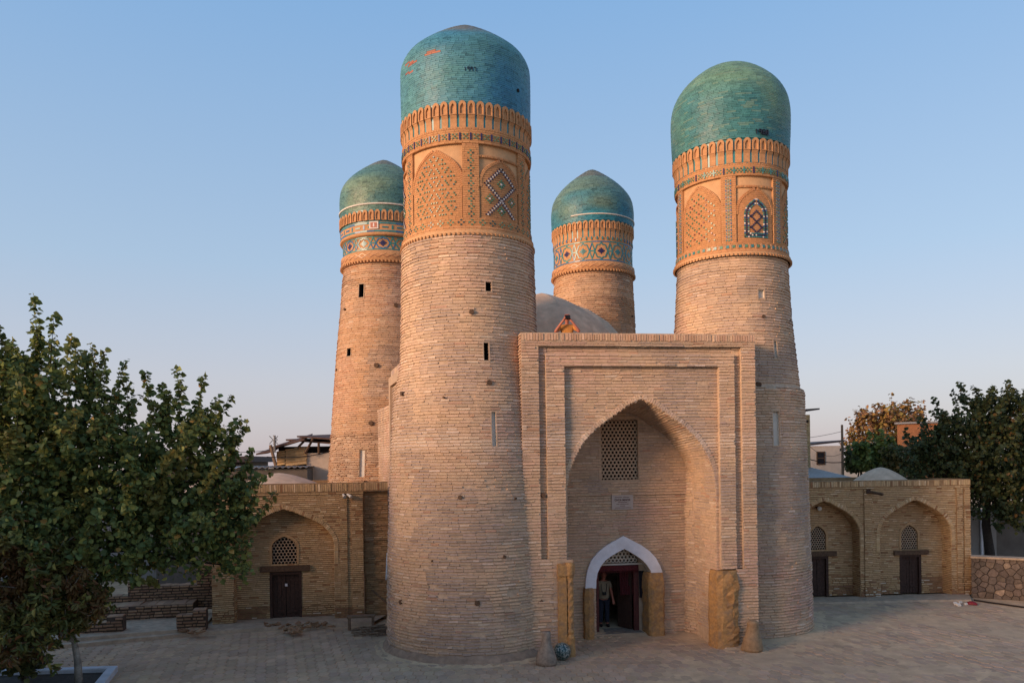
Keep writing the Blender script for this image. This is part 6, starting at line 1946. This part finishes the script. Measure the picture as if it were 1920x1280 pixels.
shoot_tree('autumn_tree', 'rounded tree in orange-yellow autumn leaf beyond the roofs', [(tr4[0], 60, 0, .3), (tr4[0], 60, 4.5, .25), (tr4[0] + .4, 60, 7, .16), (tr4[0] + .2, 60, 8.6, .1)], None,
    [(1625, 815, 36, 60), (1665, 800, 40, 60), (1700, 800, 34, 60.5), (1605, 838, 22, 59.5), (1645, 790, 28, 60), (1720, 800, 22, 60.5), (1680, 830, 36, 60), (1735, 792, 14, 60.5), (1600, 820, 16, 59.5), (1690, 785, 26, 60.5), (1620, 785, 18, 60)],
    210, 22, .26, 1.15, 1500, ([C(130, 100, 54), C(120, 88, 58), C(110, 98, 50), C(112, 84, 66)], [3, 3, 2, 2]), up=.9, width=.34, bright=1.55)
for (nm, lb, px, py, r, d, pal) in (('shrub', 'dark green shrub between the white house and the small mud dome', 1614, 866, 18, 47, [C(52, 60, 34), C(64, 66, 36)]), ('shrub', 'mid green bush just behind the right mud dome', 1650, 856, 26, 45, [C(78, 90, 46), C(60, 74, 38)]),
                                    ('shrub', 'dark bush in front of the orange house', 1705, 868, 24, 43, [C(48, 54, 34), C(58, 58, 34)])):
    g_ = PT(px, py, d)
    shoot_tree(nm, lb, [(g_[0], d, 0, .1), (g_[0], d, 3.0, .07), (g_[0], d, 4.6, .05)], None, [(px, py, r, d), (px - r * .8, py + r * .3, r * .8, d), (px + r * .8, py + r * .2, r * .8, d)], 60, 30, .24, .9, 900, (pal, [1, 1]), cat='shrub')

def box_house(name, label, px0, px1, pytop, d, depth, ang, mat, roof_mat='roof_dark', over=.25, windows=(), roof_t=.12, zbase=0.0, slope=0.0, cat='house'):
    a = PT(px0, pytop, d); pl = Plane(a[0], a[1], ang)
    u1 = pl.u(px1, pytop); zt = a[2]
    t = thing(name, label, cat, tuple(pl.pt(.5 * u1, zbase, 0)))
    m = MB(); m.pbox(pl, 0, u1, zbase, zt, -depth, 0); m.build('wall', mat, t)
    if roof_mat:
        m = MB(); P = pl.pt
        m.hexa([P(-over, zt + .002, over), P(u1 + over, zt + .002 + slope, over), P(u1 + over, zt + .002 + slope, -depth), P(-over, zt + .002, -depth),
                P(-over, zt + roof_t, over), P(u1 + over, zt + roof_t + slope, over), P(u1 + over, zt + roof_t + slope, -depth), P(-over, zt + roof_t, -depth)])
        m.build('roof', roof_mat, t)
    for (x0_, x1_, y0_, y1_) in windows:
        w0, w1_ = pl.uz(x0_, y1_), pl.uz(x1_, y0_)
        m = MB(); f = .07
        for (aa, bb, cc_, dd_) in ((w0[0], w1_[0], w0[1], w0[1] + f), (w0[0], w1_[0], w1_[1] - f, w1_[1]), (w0[0], w0[0] + f, w0[1] + f, w1_[1] - f), (w1_[0] - f, w1_[0], w0[1] + f, w1_[1] - f), (w0[0] + f, w1_[0] - f, .5 * (w0[1] + w1_[1]) - .03, .5 * (w0[1] + w1_[1]) + .03)):
            m.pbox(pl, aa, bb, cc_, dd_, -.02, .04)
        wd = m.build('window', 'wood_beam', t)
        g_ = MB(); g_.pbox(pl, w0[0] + f, w1_[0] - f, w0[1] + f, w1_[1] - f, -.02, .012); g_.build('pane', 'glass_dark', wd)
    return t, pl, u1, zt
M['glass_dark'] = material('dark_glass', base=C(46, 44, 48), rough=.15, noise_amt=.2, bump=0, spec=.5)
M['roof_dark'] = material('dark_sheet_roof', base=C(66, 58, 58), rough=.7, noise_amt=.35, bump=.3, bump_scale=12)
M['rust'] = material('rusty_sheet', base=C(96, 72, 62), rough=.75, noise_scale=6, noise_amt=.4, bump=.4, bump_scale=10, blotch=.6, blotch_col=tuple(C(70, 52, 48)), blotch_scale=1.5)
M['zinc'] = material('grey_sheet_roof', base=C(156, 150, 146), rough=.5, noise_scale=3, noise_amt=.12, bump=.1, spec=.4, blotch=.4, blotch_col=tuple(C(128, 124, 122)), blotch_scale=.8)
M['pale_wall'] = material('pale_wall', base=C(208, 186, 166), noise_scale=3, noise_amt=.1, bump=.15)
M['buff'] = material('buff_wall', base=C(184, 158, 122), noise_scale=8, noise_amt=.15, bump=.3)
M['orange_wall'] = material('orange_brick_wall', base=C(172, 112, 74), noise_scale=7, noise_amt=.2, bump=.4, bump_scale=8)
M['yellow_sheet'] = material('yellow_sheet', base=C(196, 164, 120), rough=.7, noise_scale=3, noise_amt=.2, bump=.1)
M['grey_wall'] = material('grey_wall', base=C(108, 98, 90), noise_scale=2, noise_amt=.2, bump=.2)
M['white_wall'] = material('dirty_white_wall', base=C(150, 142, 136), noise_scale=2, noise_amt=.12, bump=.15)

# buff brick house sliver beside the right tower, its bricks laid
th_, bpl, bu, bzt = box_house('brick_house', 'narrow strip of buff brick house beside the right tower', 1440, 1518.5, 778, 41, 4, math.radians(4), 'buff', over=.0, roof_mat=None)
bpile = Pile(th_, 'brick', 'brickwork', True)
lay(bpile, lambda u, z, o=0.0: bpl.pt(u, z, o), 3.5, bzt, .09, lambda z: [(0, bu)], colf=lambda p, u, z: jitter(C(186, 158, 116), .12), L=.26, gap=.014, bed=.016, proud=.014)
emit_things([bpile])
m = MB(); P = bpl.pt; m.hexa([P(0, bzt + .1, .3), P(bu + .4, bzt + .25, .3), P(bu + .4, bzt + .25, -3), P(0, bzt + .1, -3), P(0, bzt + .18, .3), P(bu + .4, bzt + .33, .3), P(bu + .4, bzt + .33, -3), P(0, bzt + .18, -3)]); m.build('roof_sheet', 'roof_dark', th_)
m = MB(); w_ = bpl.uz(1514, 790); m.pbox(bpl, w_[0] - .07, w_[0] + .05, w_[1] - .07, w_[1] + .07, 0, .022); m.build('vent', 'dark', th_)
box_house('white_house', 'small pale plastered house with one window and a dark sheet roof', 1512, 1579, 836, 50, 5, math.radians(3), 'pale_wall', windows=[(1531, 1547, 846, 871)], over=.12, slope=.25)
box_house('orange_house', 'orange brick house half behind the dark leafy tree', 1682, 1775, 795, 52, 6, math.radians(-29), 'orange_wall', roof_mat='zinc', over=.15)
# corrugated roof
def corrugated(name, label, pl, u0, u1, z0, z1, o0, o1, mat, waves=14, amp=.035, parent=None, cat='roof'):
    m = MB(); n = waves * 6
    vs = []
    for i in range(n + 1):
        t = i / n; u = lerp(u0, u1, t); h = amp * math.sin(t * waves * 2 * math.pi)
        vs += [pl.pt(u, z0 + h, o0), pl.pt(u, z1 + h, o1), pl.pt(u, z0 + h - .02, o0), pl.pt(u, z1 + h - .02, o1)]
    fs = []
    for i in range(n): fs += [(4 * i, 4 * i + 4, 4 * i + 5, 4 * i + 1), (4 * i + 2, 4 * i + 3, 4 * i + 7, 4 * i + 6), (4 * i, 4 * i + 2, 4 * i + 6, 4 * i + 4)]
    m.add(vs, fs); o = m.build(name, mat, parent, smooth=False)
    if parent is None: tag(o, label, cat)
    return o
a = PT(1510, 897, 36); pz = Plane(a[0], a[1], math.radians(3)); 
sh = thing('shed', 'low shed with a grey-blue corrugated roof behind the right wing', 'shed', tuple(pz.pt(1.5, 0, 0)))
z0_ = a[2]; uz1 = pz.u(1615, 897)
corrugated('roof', None, pz, -1, uz1, z0_ - .1, z0_ + .52, 0.2, -6.0, 'zinc', 16, .03, sh)
m = MB(); m.pbox(pz, -1, uz1, 0, z0_ - .2, -5.8, 0); m.build('wall', 'grey_wall', sh)
# pole and wires
pb_ = PT(1580.5, 880, 46)
pl_t = thing('utility_pole', 'grey wooden utility pole at the corner of the white house', 'pole', (pb_[0], 46, 0))
m = MB(); m.tube([(pb_[0], 46, 0), (pb_[0] - .02, 46, PT(1580, 796, 46)[2])], [.11, .07], 8); m.build('mast', 'wood_plank', pl_t)
def wire(name, label, pts, sag, r=.012):
    A, B = np.array(pts[0]), np.array(pts[1]); m = MB()
    m.tube([lerp(A, B, t) - np.array([0, 0, sag * 4 * t * (1 - t)]) for t in np.linspace(0, 1, 12)], r, 4); tag(m.build(name, 'dark'), label, 'wire')
wire('power_line', 'thick dark cable sagging low across the white house', [PT(1500, 855, 44), PT(1581, 866, 46)], .15, .025)
wire('power_line', 'thin upper wire left of the utility pole', [PT(1500, 822, 44), PT(1580, 808, 46)], .05, .012)
wire('power_line', 'thin wire slanting down from the utility pole to the white house', [PT(1581, 848, 46), PT(1520, 838, 44)], .35, .012)
# garden walls behind the rubble wall
a = PT(1817, 960, 36); gw = Plane(a[0], a[1], math.radians(-2))
gt = thing('garden_wall', 'pale plastered wall behind the leaning tree trunk', 'wall', tuple(gw.pt(.5, 0, 0)))
m = MB(); m.pbox(gw, -1.5, gw.u(1868, 980), 0, gw.z(1840, 955), -.3, 0); m.build('panel', 'white_wall', gt)
m = MB(); uq = gw.u(1839, 980); m.tube([gw.pt(uq, 0, .06), gw.pt(uq, gw.z(1840, 955), .06)], .06, 8); m.build('downpipe', 'white', gt)
gt2 = thing('garden_wall', 'dark grey wall right of the leaning tree trunk', 'wall', tuple(gw.pt(3, 0, 0)))
m = MB(); m.pbox(gw, gw.u(1868, 980) + .01, gw.u(2000, 980), 0, gw.z(1880, 940), -.35, -.02); m.build('panel', 'grey_wall', gt2)

# ------------------------------------------------------------------ beyond the left wing
th_, spl, su, szt = box_house('shed_house', 'beige plastered shed wall under rusty sheet roofing by the rear tower', 574, 640, 849, 37, 4, math.radians(6), 'pale_wall', roof_mat=None)
for k, (x0_, y0_, x1_, y1_, o_) in enumerate(((560, 820, 640, 826, .5), (538, 826, 640, 834, .3), (510, 842, 575, 826, .7), (488, 853, 522, 846, .9))):
    A, B = spl.uz(x0_, y0_), spl.uz(x1_, y1_); m = MB(); P = spl.pt
    m.hexa([P(A[0], A[1], o_), P(B[0], B[1], o_), P(B[0], B[1] + .35, o_ - 2.6), P(A[0], A[1] + .1, o_ - 2.6), P(A[0], A[1] + .07, o_), P(B[0], B[1] + .07, o_), P(B[0], B[1] + .42, o_ - 2.6), P(A[0], A[1] + .17, o_ - 2.6)])
    m.build('roof_sheet', 'rust', th_)
for k, (x0_, x1_, y0_, y1_) in enumerate(((519, 534, 846, 873), (536, 556, 842, 874), (554, 575, 839, 872))):
    A, B = spl.uz(x0_, y1_), spl.uz(x1_, y0_)
    m = MB(); n = 24
    vs = []
    for i in range(n + 1):
        z = lerp(A[1], B[1], i / n); o_ = .05 * k + .03 * math.sin(i / n * 5 * 6.28)
        vs += [spl.pt(A[0] + .02 * math.sin(i), z, o_), spl.pt(B[0] + .03 * math.sin(i * 1.7), z + .05, o_), spl.pt(A[0], z, o_ - .02), spl.pt(B[0], z + .05, o_ - .02)]
    m.add(vs, [f for i in range(n) for f in ((4 * i, 4 * i + 1, 4 * i + 5, 4 * i + 4), (4 * i + 2, 4 * i + 6, 4 * i + 7, 4 * i + 3))])
    m.build('wall_sheet', 'yellow_sheet', th_)
m = MB(); m.pbox(spl, spl.u(512, 860), 0, 0, spl.z(540, 872), -3, -.15); m.build('rear_wall', 'grey_wall', th_)
m = MB(); m.pbox(spl, spl.u(520, 860), su, spl.z(540, 872), spl.z(600, 836), -2.6, -.3); m.build('attic', 'dark', th_)
for (x0_, y0_, x1_, y1_) in ((574, 850, 590, 822), (560, 840, 576, 824), (600, 850, 600, 830)):
    m = MB(); m.tube([spl.pt(*spl.uz(x0_, y0_), .35), spl.pt(*spl.uz(x1_, y1_), .45)], .06, 6); m.build('strut', 'wood_beam', th_)
mp = MB(); mp.tube([PT(517, 872, 35), PT(507, 834, 35)], [.08, .07], 7); tag(mp.build('leaning_post', 'wood_plank'), 'leaning grey post below the antenna on the left roofs', 'post')
an = thing('antenna', 'small lattice television antenna on the left roofs', 'antenna', tuple(PT(515, 845, 36)))
m = MB(); m.tube([PT(515, 848, 36), PT(515, 816, 36)], .05, 6); m.build('mast', 'metal', an)
m = MB()
for (a_, b_) in (((505, 817), (512, 824)), ((512, 824), (505, 832)), ((521, 817), (512, 828)), ((512, 816), (520, 824)), ((520, 824), (512, 832)), ((512, 824), (521, 832))): m.tube([PT(*a_, 36), PT(*b_, 36)], .018, 4)
m.build('dipole', 'metal', an)
wire('power_line', 'thin wire running left from the leaning post through the tree', [PT(507, 843, 35), PT(430, 847, 33)], .05, .012)
wire('power_line', 'dark cable in front of the yellow sheets', [PT(500, 856, 34), PT(622, 846, 34)], .12, .02)
box_house('dark_roof_house', 'house with a dark sheet roof showing between tree and antenna', 300, 462, 868, 40, 5, math.radians(5), 'grey_wall', over=.4, roof_t=.3)
a = PT(420, 880, 35); cr2 = Plane(a[0], a[1], math.radians(6))
sh2 = thing('shed', 'low shed with pale corrugated roof edge behind the left mud dome', 'shed', tuple(cr2.pt(1.5, 0, 0)))
corrugated('roof', None, cr2, -3, cr2.u(578, 880), a[2] + .08, a[2] + .12, 0.2, -2.5, 'zinc', 26, .03, sh2)
m = MB(); m.pbox(cr2, -3, cr2.u(576, 880), 0, a[2] + .0, -2.4, 0); m.build('wall', 'grey_wall', sh2)
box_house('white_house', 'pale house behind the big left tree', -120, 300, 905, 36, 5, math.radians(8), 'white_wall', over=.2)

# ------------------------------------------------------------------ added unseen block left of and behind the viewer, shades lower walls
sd = np.array([to_sun.x, to_sun.y]); sd /= np.linalg.norm(sd)
hc = np.array([3.5, 23.0]) + sd * 33
TH = 10.4
pt_h = Plane(*(hc + np.array([sd[1], -sd[0]]) * -0.0), 0)
angh = math.atan2(-sd[0], sd[1])
per_ = np.array([-sd[1], sd[0]])
blocker = thing('shading_block', 'added long block out of view, shading the lower walls and the ground', 'house', (hc[0], hc[1], 0))
m = MB(); ez = np.array([0, 0, TH / 2]); m.box((hc[0] + sd[0] * 4, hc[1] + sd[1] * 4, TH / 2), np.array([*(per_ * 34), 0]), np.array([*(sd * 4), 0]), ez); m.build('wall', 'buff', blocker)
for k in range(-7, 8):
    c_ = hc + per_ * k * 4.2
    for z in (2.0, 5.6):
        m = MB(); m.box((c_[0] - sd[0] * .01, c_[1] - sd[1] * .01, z), np.array([*(per_ * .6), 0]), np.array([*(sd * .05), 0]), np.array([0, 0, .8])); m.build('window', 'glass_dark', blocker)
